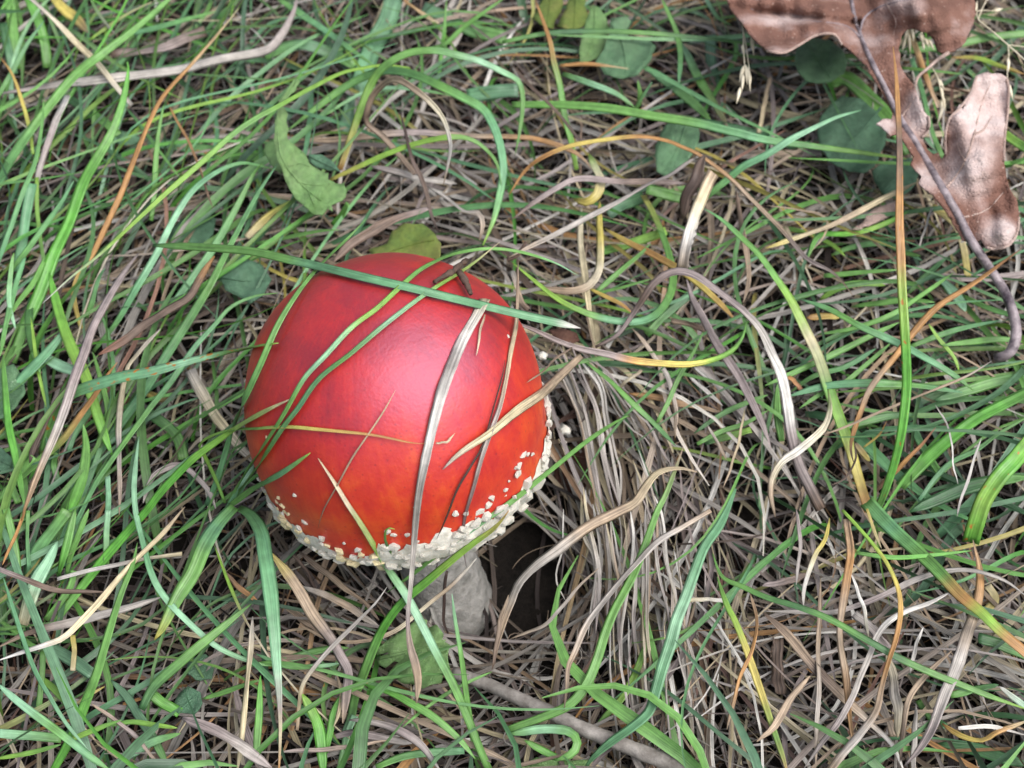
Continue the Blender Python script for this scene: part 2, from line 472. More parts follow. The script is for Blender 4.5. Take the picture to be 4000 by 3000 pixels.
def ribbon_geo(P, W, colr, dry, seed, keel=0.18, alpha=0.0, facing=None):
    r = np.random.default_rng(seed)
    n = len(P)
    T = nrm(np.gradient(P, axis=0))
    n0 = nrm(nrm(CAM - P) * 0.45 + np.array([0, 0, 0.55]))
    S = nrm(np.cross(T, n0)); Nn = np.cross(S, T)
    t = np.linspace(0, 1, n)
    amp = 0.4 if dry else 0.2
    roll = amp * (np.sin(t * r.uniform(2, 7) + r.uniform(0, 6)) + 0.5 * np.sin(t * r.uniform(8, 14) + r.uniform(0, 6)))
    roll += r.uniform(-0.25, 0.25)
    cr, sr = np.cos(roll)[:, None], np.sin(roll)[:, None]
    S, Nn = S * cr + Nn * sr, Nn * cr - S * sr
    if dry:
        W = W * (1 + 0.06 * np.sin(t * r.uniform(3, 9) + r.uniform(0, 6)) + r.normal(0, 0.03, n))
        keel = keel + 0.22 * np.sin(t * r.uniform(3, 9) + r.uniform(0, 6))
    keel = np.broadcast_to(keel, (n,))
    u = np.array([-1, -0.5, 0, 0.5, 1, 0.5, 0, -0.5])
    th = np.array([0, 1, 1.3, 1, 0, -1, -1.0, -1.0]) * 0.00011
    V = P[:, None] + (S[:, None] * (u[None, :, None] * W[:, None, None] * 0.5)
         + Nn[:, None] * (((0.35 * u ** 2 + 0.65 * np.abs(u))[None, :] * W[:, None] * keel[:, None])[..., None] + (th[None, :] * np.clip(W / 0.0012, 0.25, 1.4)[:, None])[..., None]))
    i = np.arange(n * 8).reshape(n, 8); j = np.roll(i, -1, 1)
    f = [tuple(q) for q in np.stack([i[:-1], i[1:], j[1:], j[:-1]], -1).reshape(-1, 4)]
    f += [tuple(i[0]), tuple(i[-1][::-1])]
    L = np.concatenate([[0], np.cumsum(np.linalg.norm(np.diff(P, axis=0), axis=1))]) / MM
    off = r.uniform(0, 500)
    uv = np.stack([np.broadcast_to(u * 0.5 + 0.5, (n, 8)) + off, np.repeat((L + off)[:, None], 8, 1)], -1).reshape(-1, 2)
    c = np.repeat(colr, 8, 0)
    c = np.column_stack([c, np.full(len(c), alpha)])
    return V.reshape(-1, 3), f, c, uv

PAL = {k: lin(v) for k, v in dict(
    g=(114, 164, 86), bg=(114, 168, 122), dg=(74, 118, 74), yg=(144, 186, 80), br=(116, 98, 86), Gb=(104, 174, 70),
    pl=(158, 206, 166), st=(204, 190, 154), gy=(178, 171, 163), pu=(154, 141, 138), tn=(174, 153, 130),
    og=(184, 138, 86), ye=(202, 186, 100), wh=(224, 220, 212), db=(76, 62, 57), cr=(220, 210, 182), dl=(106, 144, 112), rd=(142, 102, 86)).items()}
ALB = 0.84          # seen colour -> reflectance
DRYSET = {'br', 'st', 'gy', 'pu', 'tn', 'og', 'wh', 'db', 'cr', 'rd'}
WORDS = dict(g='mid green', bg='blue-green', dg='dark green', yg='yellow-green', br='brown', Gb='bright green', pl='pale green', st='straw coloured',
             gy='grey', pu='purplish grey', tn='tan', og='orange-brown', ye='yellow', wh='whitish', db='dark brown', cr='cream', dl='dull green', rd='reddish brown')

# ------------------------------------------------------------------ the mushroom
def build_mushroom():
    root = empty('mushroom', FOOT)
    tag(root, 'red domed mushroom with white warty rim and short white stem', 'mushroom')
    quat = Vector(-DOWN).to_track_quat('Z', 'Y')
    R3 = np.array(quat.to_matrix())
    def put(o):
        o.parent = root
        o.location = CAP_C - FOOT
        o.rotation_mode = 'QUATERNION'
        o.rotation_quaternion = quat
        return o
    R = CAP_R / MM
    prof = [(R * math.sin(a), R * math.cos(a) * CAP_STRETCH) for a in np.radians(np.concatenate([[0.3], np.linspace(3, 100, 46)]))]
    prof += [(34.6, -9.5), (34.2, -12.5), (33.2, -15.5), (31.4, -18), (29, -19.4), (26.4, -18.6), (24, -16), (14, -12)]
    prof = np.array(prof) * MM
    def wob(V, a):
        d = nrm(V)
        k = 1 + 0.010 * np.sin(3 * d[..., 0] * 2 + 1) * np.sin(2.5 * d[..., 1] * 2 + 2) + 0.006 * np.sin(7 * d[..., 0] + 3 * d[..., 2]) * np.sin(6 * d[..., 1] + 1)
        # two slight dimples pressed by grass
        for q, dep, wd in (((0.25, -0.75, 0.5), 0.012, 0.05), ((-0.45, -0.3, 0.8), 0.007, 0.06)):
            q = nrm(np.array(q)); k -= dep * np.exp(-np.sum((d - q) ** 2, -1) / wd)
        return V * k[..., None]
    v, f = revolve(prof, 112, wob)
    cap = put(mesh_obj('cap', v, f, M_CAP)); cap['label'] = 'glossy red to orange mushroom cap'
    # white rim of torn veil with a ragged upper edge
    seg = 220
    a = np.linspace(0, 2 * math.pi, seg, endpoint=False)
    rag = -10.6 + 1.5 * np.sin(a * 5 + 1) + 1.0 * np.sin(a * 13 + 2) + 0.8 * np.sin(a * 29) + rng.normal(0, 0.5, seg)
    rows = []
    for s in np.linspace(0, 1, 7):
        z = rag * (1 - s) + (-21.6) * s
        r0 = np.interp(-z, [6, 9.5, 12.5, 15.5, 18, 21.6], [34.8, 34.6, 34.2, 33.2, 31.8, 29.0])
        prou = 0.12 + 0.75 * math.sin(min(1, s * 1.3) * math.pi / 2) + rng.normal(0, 0.13, seg) * (0.3 + s)
        rows.append(np.stack([(r0 + prou) * np.cos(a), (r0 + prou) * np.sin(a), z + rng.normal(0, 0.1, seg)], -1))
    rows.append(np.stack([26.5 * np.cos(a), 26.5 * np.sin(a), np.full(seg, -19.0)], -1))
    V = np.array(rows) * MM
    i = np.arange(len(rows) * seg).reshape(len(rows), seg); j = np.roll(i, -1, 1)
    ff = np.stack([i[:-1], i[1:], j[1:], j[:-1]], -1).reshape(-1, 4)
    put(mesh_obj('cap_margin', V.reshape(-1, 3), ff, M_WART))
    # membrane between rim and stem
    def wv(V, a):
        V = V.copy(); V[..., 2] += 0.0005 * np.sin(a * 17) + 0.0006 * np.sin(a * 31 + 1)
        return V
    v, f = revolve(np.array([(27.5, -18.4), (24, -20.5), (19, -22.5), (14, -24), (9, -25)]) * MM, 90, wv)
    put(mesh_obj('partial_veil', v, f, M_WARTY))
    # stem
    zz = np.linspace(-14, -CAP_C[2] / MM / -DOWN[2] - 6, 40)
    rr = np.interp(-zz, [14, 24, 40, 58, 72, 90], [8.6, 8.8, 9.2, 10.2, 11.6, 10])
    def ws(V, a):
        z = V[..., 2] / MM
        k = 1 + 0.02 * np.sin(3 * a + z * 0.11) + 0.018 * np.sin(9 * a + z * 0.9) * np.sin(z * 0.7) + 0.035 * np.maximum(0, np.sin(z * 1.05 + np.sin(a * 4) * 1.2)) * (z < -55) + rng.normal(0, 0.006, z.shape)
        V = V.copy(); V[..., :2] *= k[..., None]
        return V
    v, f = revolve(np.column_stack([rr, zz]) * MM, 64, ws)
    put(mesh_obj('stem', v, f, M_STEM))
    # warts: flat broken crumbs of veil, denser towards the rim
    import bmesh
    variants = []
    for k in range(9):
        bm = bmesh.new()
        sx, sy, sz = rnd.uniform(0.8, 1.4), rnd.uniform(0.6, 1.0), rnd.uniform(0.42, 0.68)
        for q in range(17):
            d = nrm(rng.normal(0, 1, 3)) * rng.uniform(0.82, 1.1)
            bm.verts.new((d[0] * sx, d[1] * sy, d[2] * sz))
        res = bmesh.ops.convex_hull(bm, input=bm.verts)
        for g in [x for x in bm.verts if not x.link_faces]: bm.verts.remove(g)
        me = bpy.data.meshes.new('wart')
        bm.to_mesh(me); bm.free()
        me.materials.append(M_WARTY if k >= 7 else M_WART)
        variants.append(me)
    def wart(p, nn, size, me):
        o = bpy.data.objects.new('wart', me)
        COL.objects.link(o); o.parent = root
        o.location = p - FOOT
        o.rotation_mode = 'QUATERNION'
        q = Vector(nn).to_track_quat('Z', 'Y')
        q.rotate(Matrix.Rotation(rnd.uniform(-0.4, 0.4), 3, 'X'))
        o.rotation_quaternion = q @ Matrix.Rotation(rnd.uniform(0, 6.28), 3, 'Z').to_quaternion()
        o.scale = (size,) * 3
    cam_l = R3.T @ (CAM - CAP_C)
    az0 = math.atan2(cam_l[1], cam_l[0])
    for k in range(268):
        az = az0 + (rnd.uniform(-1.9, 1.9) if k < 236 else rnd.uniform(1.9, 4.4))
        z = -20.8 + 12.5 * rnd.random() ** 1.3
        if rnd.random() < 0.025: z = rnd.uniform(-8, -4)
        r0 = np.interp(-z, [4, 6, 9.5, 12.5, 15.5, 18, 21.2], [34.9, 34.8, 34.6, 34.3, 33.5, 32.3, 30.2]) + 0.5
        loc = np.array([r0 * math.cos(az), r0 * math.sin(az), z]) * MM
        nl = nrm(np.array([math.cos(az), math.sin(az), np.interp(-z, [5, 12, 19.5], [-0.1, -0.3, -0.9])]))
        size = (rnd.uniform(0.8, 2.2) + (0.7 if 0.1 < az - az0 < 1.1 and rnd.random() < 0.5 else 0)) * MM * (1.0 if z < -9 else 0.65)
        yellow = (az - az0) < -0.35 and rnd.random() < 0.45
        wart(CAP_C + R3 @ loc, R3 @ nl, size, variants[rnd.randrange(7, 9) if yellow else rnd.randrange(7)])
    flecks = [(1415, 1040, 1.5), (1437, 1035, 1.0), (1395, 1088, 1.4), (1380, 1100, .9), (1335, 1200, 1.1), (1330, 1225, 1.0), (1345, 1250, 1.0), (1350, 1160, .6),
              (355, 1226, .8), (402, 1352, 1.2), (1346, 490, .6), (228, 957, .8), (910, 1282, .5), (790, 1395, 1.3), (815, 1410, 1.0), (1265, 1245, 1.4), (1250, 1275, 1.8),
              (1215, 1300, 1.8), (1280, 1290, 1.5), (1190, 1330, 1.7), (1230, 1330, 1.8), (1290, 1330, 1.3), (1300, 1290, 1.0), (285, 1240, 1.3), (300, 1275, 1.6), (325, 1310, 1.4), (880, 1410, 1.1), (275, 1255, 1.0), (310, 1300, 1.2), (340, 1335, 1.0)]
    for kx, ky, s in flecks:
        p = tp('K', [(kx, ky)])
        z = cap_height(p[:, 0], p[:, 1], 0.0001)
        if np.isnan(z[0]): continue
        q = unp(p[:, 0], p[:, 1], z)[0]
        wart(q, nrm(q - CAP_C), s * MM * 0.85, variants[7 + (kx < 350 and ky > 1200) % 2 if kx < 350 else rnd.randrange(7)])
build_mushroom()

# ------------------------------------------------------------------ leaves
def leaf_geo(tile, outline, hfun, step, thick=0.00022):
    o = tp(tile, outline)
    # finer, slightly uneven edge
    k = len(o)
    dense = []
    for i in range(k):
        a, b = o[i], o[(i + 1) % k]
        m = max(1, int(np.linalg.norm(b - a) / step))
        for s in range(m):
            dense.append(a + (b - a) * s / m + (rng.normal(0, step * 0.10, 2) if s else 0))
    dense = np.array(dense)
    lo, hi = dense.min(0), dense.max(0)
    gx, gy = np.meshgrid(np.arange(lo[0], hi[0], step), np.arange(lo[1], hi[1], step))
    g = np.column_stack([gx.ravel(), gy.ravel()]) + rng.normal(0, step * 0.12, (gx.size, 2))
    def inside(p):
        x, y = p[:, 0], p[:, 1]
        res = np.zeros(len(p), bool)
        md = np.full(len(p), 1e9)
        for i in range(len(dense)):
            a, b = dense[i], dense[(i + 1) % len(dense)]
            cond = ((a[1] > y) != (b[1] > y))
            with np.errstate(divide='ignore', invalid='ignore'):
                xi = (b[0] - a[0]) * (y - a[1]) / (b[1] - a[1]) + a[0]
            res ^= cond & (x < xi)
            md = np.minimum(md, np.hypot(x - a[0], y - a[1]))
        return res & (md > step * 0.45)
    g = g[inside(g)]
    pts = np.vstack([dense, g])
    nb = len(dense)
    r = delaunay_2d_cdt([Vector(p) for p in pts], [(i, (i + 1) % nb) for i in range(nb)], [list(range(nb))], 1, 1e-4)
    p2 = np.array([tuple(v) for v in r[0]])
    tri = [tuple(t) for t in r[2]]
    z = hfun(p2[:, 0], p2[:, 1])
    P = unp(p2[:, 0], p2[:, 1], z)
    return P, tri

def solid(o, th):
    m = o.modifiers.new('thickness', 'SOLIDIFY'); m.thickness = th; m.offset = 0
    return o

def bumps(seed, h0, slope=(0, 0), c=(0, 0), amp=1.5, wl=260):
    r = np.random.default_rng(seed)
    ph = r.uniform(0, 6, 6)
    def f(x, y):
        dx, dy = x - c[0], y - c[1]
        return (h0 + slope[0] * dx + slope[1] * dy + amp * (np.sin(dx / wl * 6.28 + ph[0]) * np.sin(dy / wl * 5.1 + ph[1]) + 0.5 * np.sin(dx / wl * 13 + dy / wl * 9 + ph[2]))) * MM
    return f

def curve_tube(name, tile, pts, hfun, r0, r1, mat, parent, n=24, lift=0.0002, sides=7):
    c = catmull(np.column_stack([tp(tile, pts), np.zeros(len(pts))]), n)
    z = hfun(c[:, 0], c[:, 1]) + lift
    P = unp(c[:, 0], c[:, 1], z)
    v, f = tube_geo(P, np.linspace(r0, r1, n), sides)
    return keep_parent(mesh_obj(name, v, f, mat), parent)

def simple_leaf(name, tile, outline, mid, h0, mat, label, cat='leaf', slope=(0, 0), amp=1.2, step=16, group=None, veins=()):
    c = tp(tile, outline).mean(0)
    hf = bumps(len(outline) * 7 + int(c[0]), h0, slope, c, amp, 240)
    loc = unp(*[np.array([q]) for q in c], np.array([hf(c[0], c[1])]))[0]
    root = empty(name, loc)
    tag(root, label, cat, group)
    P, t = leaf_geo(tile, outline, hf, step)
    keep_parent(solid(mesh_obj('leaf_blade', P, t, mat), 0.0003), root)
    if mid:
        curve_tube('midrib', tile, mid, hf, 0.00045, 0.0002, mat, root)
    for v in veins:
        curve_tube('vein', tile, v, hf, 0.00022, 0.0001, mat, root, n=10)
    return root

def build_oak_leaf():
    out = [(0, -190), (30, -40), (60, 40), (110, 100), (140, 150), (180, 190), (225, 230), (300, 238), (370, 200), (440, 160), (520, 152), (560, 200), (610, 240), (660, 290),
           (710, 370), (760, 450), (785, 505), (780, 535), (740, 533), (712, 555), (745, 578), (775, 607), (800, 602), (830, 625), (860, 672), (880, 700), (865, 735), (890, 765),
           (915, 790), (900, 820), (930, 850), (965, 872), (995, 910), (1020, 940), (1060, 1010), (1095, 1075), (1150, 1085), (1180, 1070), (1200, 1105), (1250, 1115), (1310, 1092),
           (1343, 1035), (1350, 970), (1342, 900), (1302, 830), (1292, 780), (1283, 720), (1285, 620), (1300, 500), (1305, 400), (1295, 345), (1268, 330), (1200, 325), (1157, 340),
           (1140, 400), (1112, 450), (1098, 492), (1085, 465), (1070, 500), (1040, 530), (1022, 600), (1020, 690), (1005, 716), (990, 682), (965, 692), (940, 668), (915, 615), (940, 590),
           (950, 550), (945, 520), (915, 480), (900, 430), (886, 390), (850, 345), (822, 300), (812, 225), (825, 155), (850, 132), (880, 128), (945, 150), (975, 190), (985, 228),
           (1010, 242), (1060, 230), (1105, 195), (1140, 120), (1158, 60), (1150, 0), (1130, -120), (1050, -230), (800, -300), (500, -310), (200, -280)]
    rib = [(590, -260), (595, -60), (612, 60), (650, 180), (700, 290), (760, 410), (820, 530), (890, 640), (960, 760), (1030, 880), (1085, 975), (1140, 1080), (1220, 1200), (1290, 1310), (1330, 1420), (1336, 1510), (1305, 1580), (1245, 1600)]
    rp = catmull(np.column_stack([tp('Z', rib), np.zeros(len(rib))]), 80)[:, :2]
    hrib = np.interp(np.linspace(0, 1, 80), [0, 0.25, 0.62, 1], [66, 70, 62, 44])
    def hf(x, y):
        x, y = np.asarray(x, float), np.asarray(y, float)
        d2 = (x[..., None] - rp[:, 0]) ** 2 + (y[..., None] - rp[:, 1]) ** 2
        k = d2.argmin(-1)
        d = np.sqrt(d2.min(-1))
        side = np.sign((x - rp[k, 0]) * 1.0 + (y - rp[k, 1]) * -0.5)
        h = hrib[k] + 3.0 * (1 - np.exp(-(d / 90) ** 2))
        zx, zy = (x - 2800) * 1.144, y * 1.144
        h += 4.5 * np.exp(-(((zx - 1170) / 95) ** 2 + ((zy - 780) / 120) ** 2)) - 3 * np.exp(-(((zx - 1235) / 28) ** 2 + ((zy - 960) / 40) ** 2))
        h += 5.0 * np.exp(-(((zx - 1120) / 60) ** 2 + ((zy - 500) / 200) ** 2)) * 0.6 + 4 * np.exp(-(((zx - 1300) / 50) ** 2 + ((zy - 1040) / 60) ** 2))
        h += 8.0 * np.exp(-(((zx - 900) / 140) ** 2 + ((zy - 20) / 90) ** 2)) + 2.6 * np.sin(zx / 75 + 1) * np.sin(zy / 62) + 0.9 * np.sin(zx / 21 + zy / 27) * np.sin(zx / 37 - zy / 19) * np.clip(d / 120, 0, 1)
        h -= 4.0 * np.exp(-((zy - (40 + (zx - 100) * 0.13)) / 22) ** 2) * (zx < 640) + 0.0
        h += 6 * np.clip((zy - 170) / 60, 0, 1) * (zx < 420)
        return h * MM
    c = unp(np.array([rp[40, 0]]), np.array([rp[40, 1]]), np.array([0.06]))[0]
    root = empty('oak_leaf', c)
    tag(root, 'curled brown dead oak leaf with purplish stalk resting on the grass', 'leaf')
    P, t = leaf_geo('Z', out, hf, 14)
    ux, uy, _ = proj(P)
    zx, zy = (ux - 2800) * 1.144, uy * 1.144
    g_ = lambda cx, cy, rx, ry: np.exp(-(((zx - cx) / rx) ** 2 + ((zy - cy) / ry) ** 2) ** 2)
    pale = np.clip(g_(1200, 480, 150, 230) + 0.55 * g_(1130, 760, 110, 150) + g_(1265, 1045, 75, 70) + 0.9 * g_(900, 520, 60, 110) + 0.5 * g_(270, 90, 220, 26) + 0.6 * g_(860, 20, 90, 50) + 0.8 * g_(750, 560, 45, 45) + 0.6 * g_(930, 800, 60, 80), 0, 1)
    keep_parent(solid(mesh_obj('leaf_blade', P, t, M_OAK, col=np.repeat(pale[:, None], 3, 1)), 0.0004), root)
    n = 80
    z = hf(rp[:, 0], rp[:, 1]) + 0.0003
    v, f = tube_geo(unp(rp[:, 0], rp[:, 1], z), np.interp(np.linspace(0, 1, n), [0, 0.35, 0.6, 0.8, 0.95, 1], [0.5, 0.85, 1.2, 1.3, 1.5, 1.3]) * MM, 9)
    keep_parent(mesh_obj('midrib', v, f, M_RIB), root)
    veins = [[(650, 180), (600, 130), (540, 108), (420, 95), (280, 75), (150, 40)], [(640, 140), (660, 80), (720, 35), (820, 5), (960, -20)], [(820, 530), (850, 490), (880, 440)],
             [(1010, 850), (1060, 800), (1110, 720), (1150, 600), (1180, 470), (1220, 380)], [(1150, 600), (1190, 580), (1230, 520)], [(1110, 720), (1080, 660), (1070, 600)],
             [(1085, 975), (1150, 960), (1215, 930), (1280, 860)], [(600, -10), (480, -40), (330, -60)], [(760, 20), (800, 90), (790, 160)]]
    for q in veins:
        curve_tube('vein', 'Z', q, hf, 0.0004, 0.00015, M_RIB if q[0][0] < 700 else M_OAKP, root, n=18, sides=6)
    curve_tube('torn_lobe_edge', 'Z', [(1035, 236), (985, 268), (940, 308), (898, 345), (885, 390)], hf, 0.0006, 0.0004, M_OAKP, root, n=12)
    # pale turned-up edges
    for q in ([(225, 228), (300, 236), (370, 200), (440, 160), (520, 152), (560, 200)], [(1024, 690), (1022, 600), (1040, 530), (1070, 500), (1112, 450), (1142, 400), (1160, 342)],
              [(1283, 720), (1286, 620), (1300, 500), (1305, 400), (1295, 350)], [(1200, 1105), (1250, 1113), (1310, 1092), (1343, 1035), (1350, 970)], [(945, 520), (950, 550), (940, 590), (916, 615)]):
        curve_tube('curled_edge', 'Z', q, hf, 0.0004, 0.0004, M_OAKP, root, n=20, lift=0.0003, sides=6)
build_oak_leaf()

simple_leaf('round_leaf', '30', [(230, 280), (300, 250), (400, 260), (480, 320), (515, 400), (490, 480), (420, 525), (330, 543), (250, 525), (195, 470), (172, 390), (185, 320)],
            [(240, 270), (330, 390), (400, 500)], 52, M_LEAF, 'smooth round green leaf under the edge of the oak leaf', slope=(0.004, -0.004))
simple_leaf('round_leaf', '30', [(480, 620), (600, 640), (700, 720), (765, 830), (760, 930), (690, 1080), (620, 1120), (530, 1115), (400, 1050), (335, 940), (318, 850), (345, 750), (400, 680)],
            [(730, 700), (600, 850), (450, 1000)], 45, M_LEAFD, 'large dark round leaf crossed by two green blades', slope=(-0.003, 0.003))
simple_leaf('round_leaf', '30', [(740, 1050), (840, 1030), (930, 1025), (975, 1110), (960, 1190), (900, 1250), (820, 1285), (740, 1255), (690, 1180), (675, 1110)],
            [(950, 1040), (830, 1150), (740, 1240)], 42, M_LEAFD, 'small dark round leaf tucked beneath the oak leaf midrib')
simple_leaf('ribbed_leaf', '20', [(1070, 770), (1140, 780), (1210, 835), (1212, 900), (1170, 1000), (1110, 1075), (1000, 1152), (935, 1110), (928, 950), (960, 870), (1000, 810)],
            [(1130, 790), (1080, 950), (980, 1130)], 47, M_LEAF, 'folded oval green leaf hanging among the dry stems behind the mushroom', slope=(0.01, -0.005))
simple_leaf('broad_leaf', '20', [(520, 30), (575, 60), (612, 120), (628, 200), (605, 300), (545, 380), (490, 405), (440, 408), (436, 330), (455, 230), (480, 130)],
            [(540, 50), (530, 220), (470, 400)], 44, M_LEAFP, 'fresh light green leaf overlapping a notched darker one', slope=(-0.006, 0))
simple_leaf('broad_leaf', '20', [(640, 120), (740, 108), (772, 140), (745, 190), (772, 268), (860, 238), (932, 300), (892, 400), (820, 480), (720, 512), (600, 482), (540, 400), (600, 310), (632, 210)],
            [(640, 150), (720, 300), (740, 490)], 46, M_LEAF, 'notched dark green leaf with a bite out of its edge')
simple_leaf('withered_leaf', '20', [(250, -80), (330, 0), (320, 80), (280, 130), (270, 190), (190, 160), (130, 120), (180, 40), (220, -40)],
            [(260, -50), (230, 150)], 42, M_LEAFY, 'shrivelled yellow and brown leaf behind the orange tipped blade')
simple_leaf('withered_leaf', '20', [(380, -60), (480, -60), (470, 40), (500, 110), (460, 170), (400, 205), (330, 180), (290, 170), (350, 60)],
            [(420, -50), (400, 190)], 44, M_LEAFY, 'crumpled yellow leaf touching the fresh light green one')
simple_leaf('lobed_leaf', '10', [(255, 505), (285, 530), (255, 590), (200, 640), (175, 690), (205, 740), (195, 790), (212, 840), (205, 900), (270, 960), (320, 1000), (345, 1060), (400, 1095), (440, 1125), (470, 1120), (465, 1165),
            (515, 1190), (570, 1190), (588, 1240), (560, 1300), (490, 1330), (498, 1372), (465, 1352), (430, 1395), (380, 1390), (260, 1292), (190, 1172), (165, 1085), (130, 1015), (115, 900), (128, 760), (155, 645)],
            [(250, 520), (150, 700), (145, 900), (180, 1050), (300, 1200), (420, 1300)], 60, M_LEAFP, 'pale green lobed leaf with ragged edge bent over dry grass', slope=(-0.02, -0.01),
            veins=([(200, 1080), (280, 1060), (350, 1080)], [(270, 1180), (380, 1200), (480, 1190)], [(340, 1240), (370, 1320), (390, 1380)]))
simple_leaf('pointed_leaf', '10', [(340, 1000), (420, 1000), (500, 1050), (545, 1110), (470, 1105), (390, 1085), (350, 1050)], [(345, 1010), (530, 1105)], 50, M_LEAFD, 'small dark pointed leaf beside the pale lobed leaf')
simple_leaf('small_leaf', '10', [(60, 930), (130, 900), (150, 1000), (180, 1090), (160, 1130), (90, 1060), (50, 980)], None, 52, M_LEAFP, 'narrow pale leaflet behind the lobed leaf')
simple_leaf('yellow_leaf', '10', [(880, 1500), (960, 1450), (1080, 1450), (1140, 1500), (1200, 1580), (1190, 1680), (1080, 1720), (900, 1700), (780, 1680), (730, 1620), (850, 1580)],
            [(1150, 1550), (950, 1600), (780, 1660)], 56, M_LEAFY, 'yellowing leaf with green patches pressed against the back of the cap')
simple_leaf('dark_leaf', '01', [(1420, 130), (1520, 60), (1600, 20), (1700, 60), (1760, 150), (1700, 260), (1620, 310), (1540, 260), (1460, 220)], [(1440, 140), (1600, 160), (1740, 160)], 46, M_LEAFD,
            'crinkled dark green leaf under the stalk beside the cap')
simple_leaf('dark_leaf', '00', [(1180, 1420), (1300, 1370), (1400, 1420), (1380, 1520), (1330, 1590), (1180, 1610), (1080, 1580), (1120, 1480)], [(1100, 1560), (1370, 1420)], 38, M_LEAFD, 'flat dark leaf under the blue-green blades by the lobed leaf')
simple_leaf('weed_leaf', '01', [(-60, 760), (20, 720), (90, 700), (150, 790), (165, 880), (110, 970), (40, 1040), (-60, 1080)], [(-50, 900), (150, 850)], 42, M_LEAF, 'wavy edged green weed leaf among the dense blades')
simple_leaf('weed_leaf', '01', [(-60, 1200), (20, 1250), (80, 1310), (105, 1380), (40, 1395), (-60, 1390)], [(-50, 1300), (100, 1370)], 40, M_LEAFD, 'small dark weed leaf below the wavy edged one')
simple_leaf('chewed_leaf', '12', [(790, 880), (830, 850), (900, 800), (980, 750), (1040, 690), (1110, 700), (1090, 775), (1135, 745), (1170, 730), (1215, 790), (1205, 830), (1255, 860), (1240, 940), (1258, 1010), (1215, 1030), (1200, 1110), (1130, 1120), (1080, 1146), (1000, 1110), (940, 1105), (890, 1060), (850, 1052), (905, 990), (925, 975), (900, 965), (840, 1010), (795, 990), (782, 945), (860, 920), (855, 908), (785, 925)],
            [(800, 950), (1000, 900), (1230, 830)], 36, M_LEAFP, 'green leaf with chewed slits lying at the foot of the stem', slope=(0.0, -0.012), amp=2.2, veins=([(950, 905), (1010, 960), (1080, 1010)], [(1050, 885), (1090, 820), (1150, 780)], [(1100, 870), (1150, 930), (1220, 960)]))
simple_leaf('seedling_leaf', '02', [(1160, 1180), (1220, 1130), (1300, 1170), (1310, 1240), (1260, 1310), (1170, 1300), (1130, 1240)], [(1150, 1300), (1280, 1180)], 36, M_LEAFD, 'rounded seedling leaf in the gap of dead stems')
simple_leaf('seedling_leaf', '02', [(1220, 960), (1330, 920), (1390, 980), (1370, 1080), (1270, 1090), (1210, 1030)], [(1220, 1050), (1370, 960)], 32, M_LEAFD, 'dark little seedling leaf above the rounded one')
simple_leaf('ground_leaf', '22', [(60, 1640), (160, 1590), (300, 1610), (420, 1610), (520, 1600), (480, 1720), (200, 1760), (40, 1720)], [(60, 1660), (480, 1640)], 33, M_LEAFP, 'pale green leaf beside the looped blade at the thick stalk')
simple_leaf('brown_leaf', '21', [(290, 1290), (380, 1220), (470, 1190), (540, 1290), (520, 1430), (440, 1545), (320, 1520), (270, 1420)], [(290, 1320), (480, 1480)], 22, M_LEAFB,
            'rotting reddish brown leaf scrap in the hollow beside the cap')
simple_leaf('brown_leaf', '21', [(240, 480), (330, 470), (420, 500), (440, 550), (380, 580), (280, 550)], None, 46, M_LEAFB, 'dark red leaf shred behind the rim of the cap')
simple_leaf('dead_leaf', '30', [(545, 1492), (620, 1440), (640, 1390), (700, 1345), (760, 1330), (830, 1300), (850, 1350), (780, 1410), (680, 1450), (600, 1492)], None, 50, M_OAKP, 'torn pinkish brown leaf strip under the oak leaf')

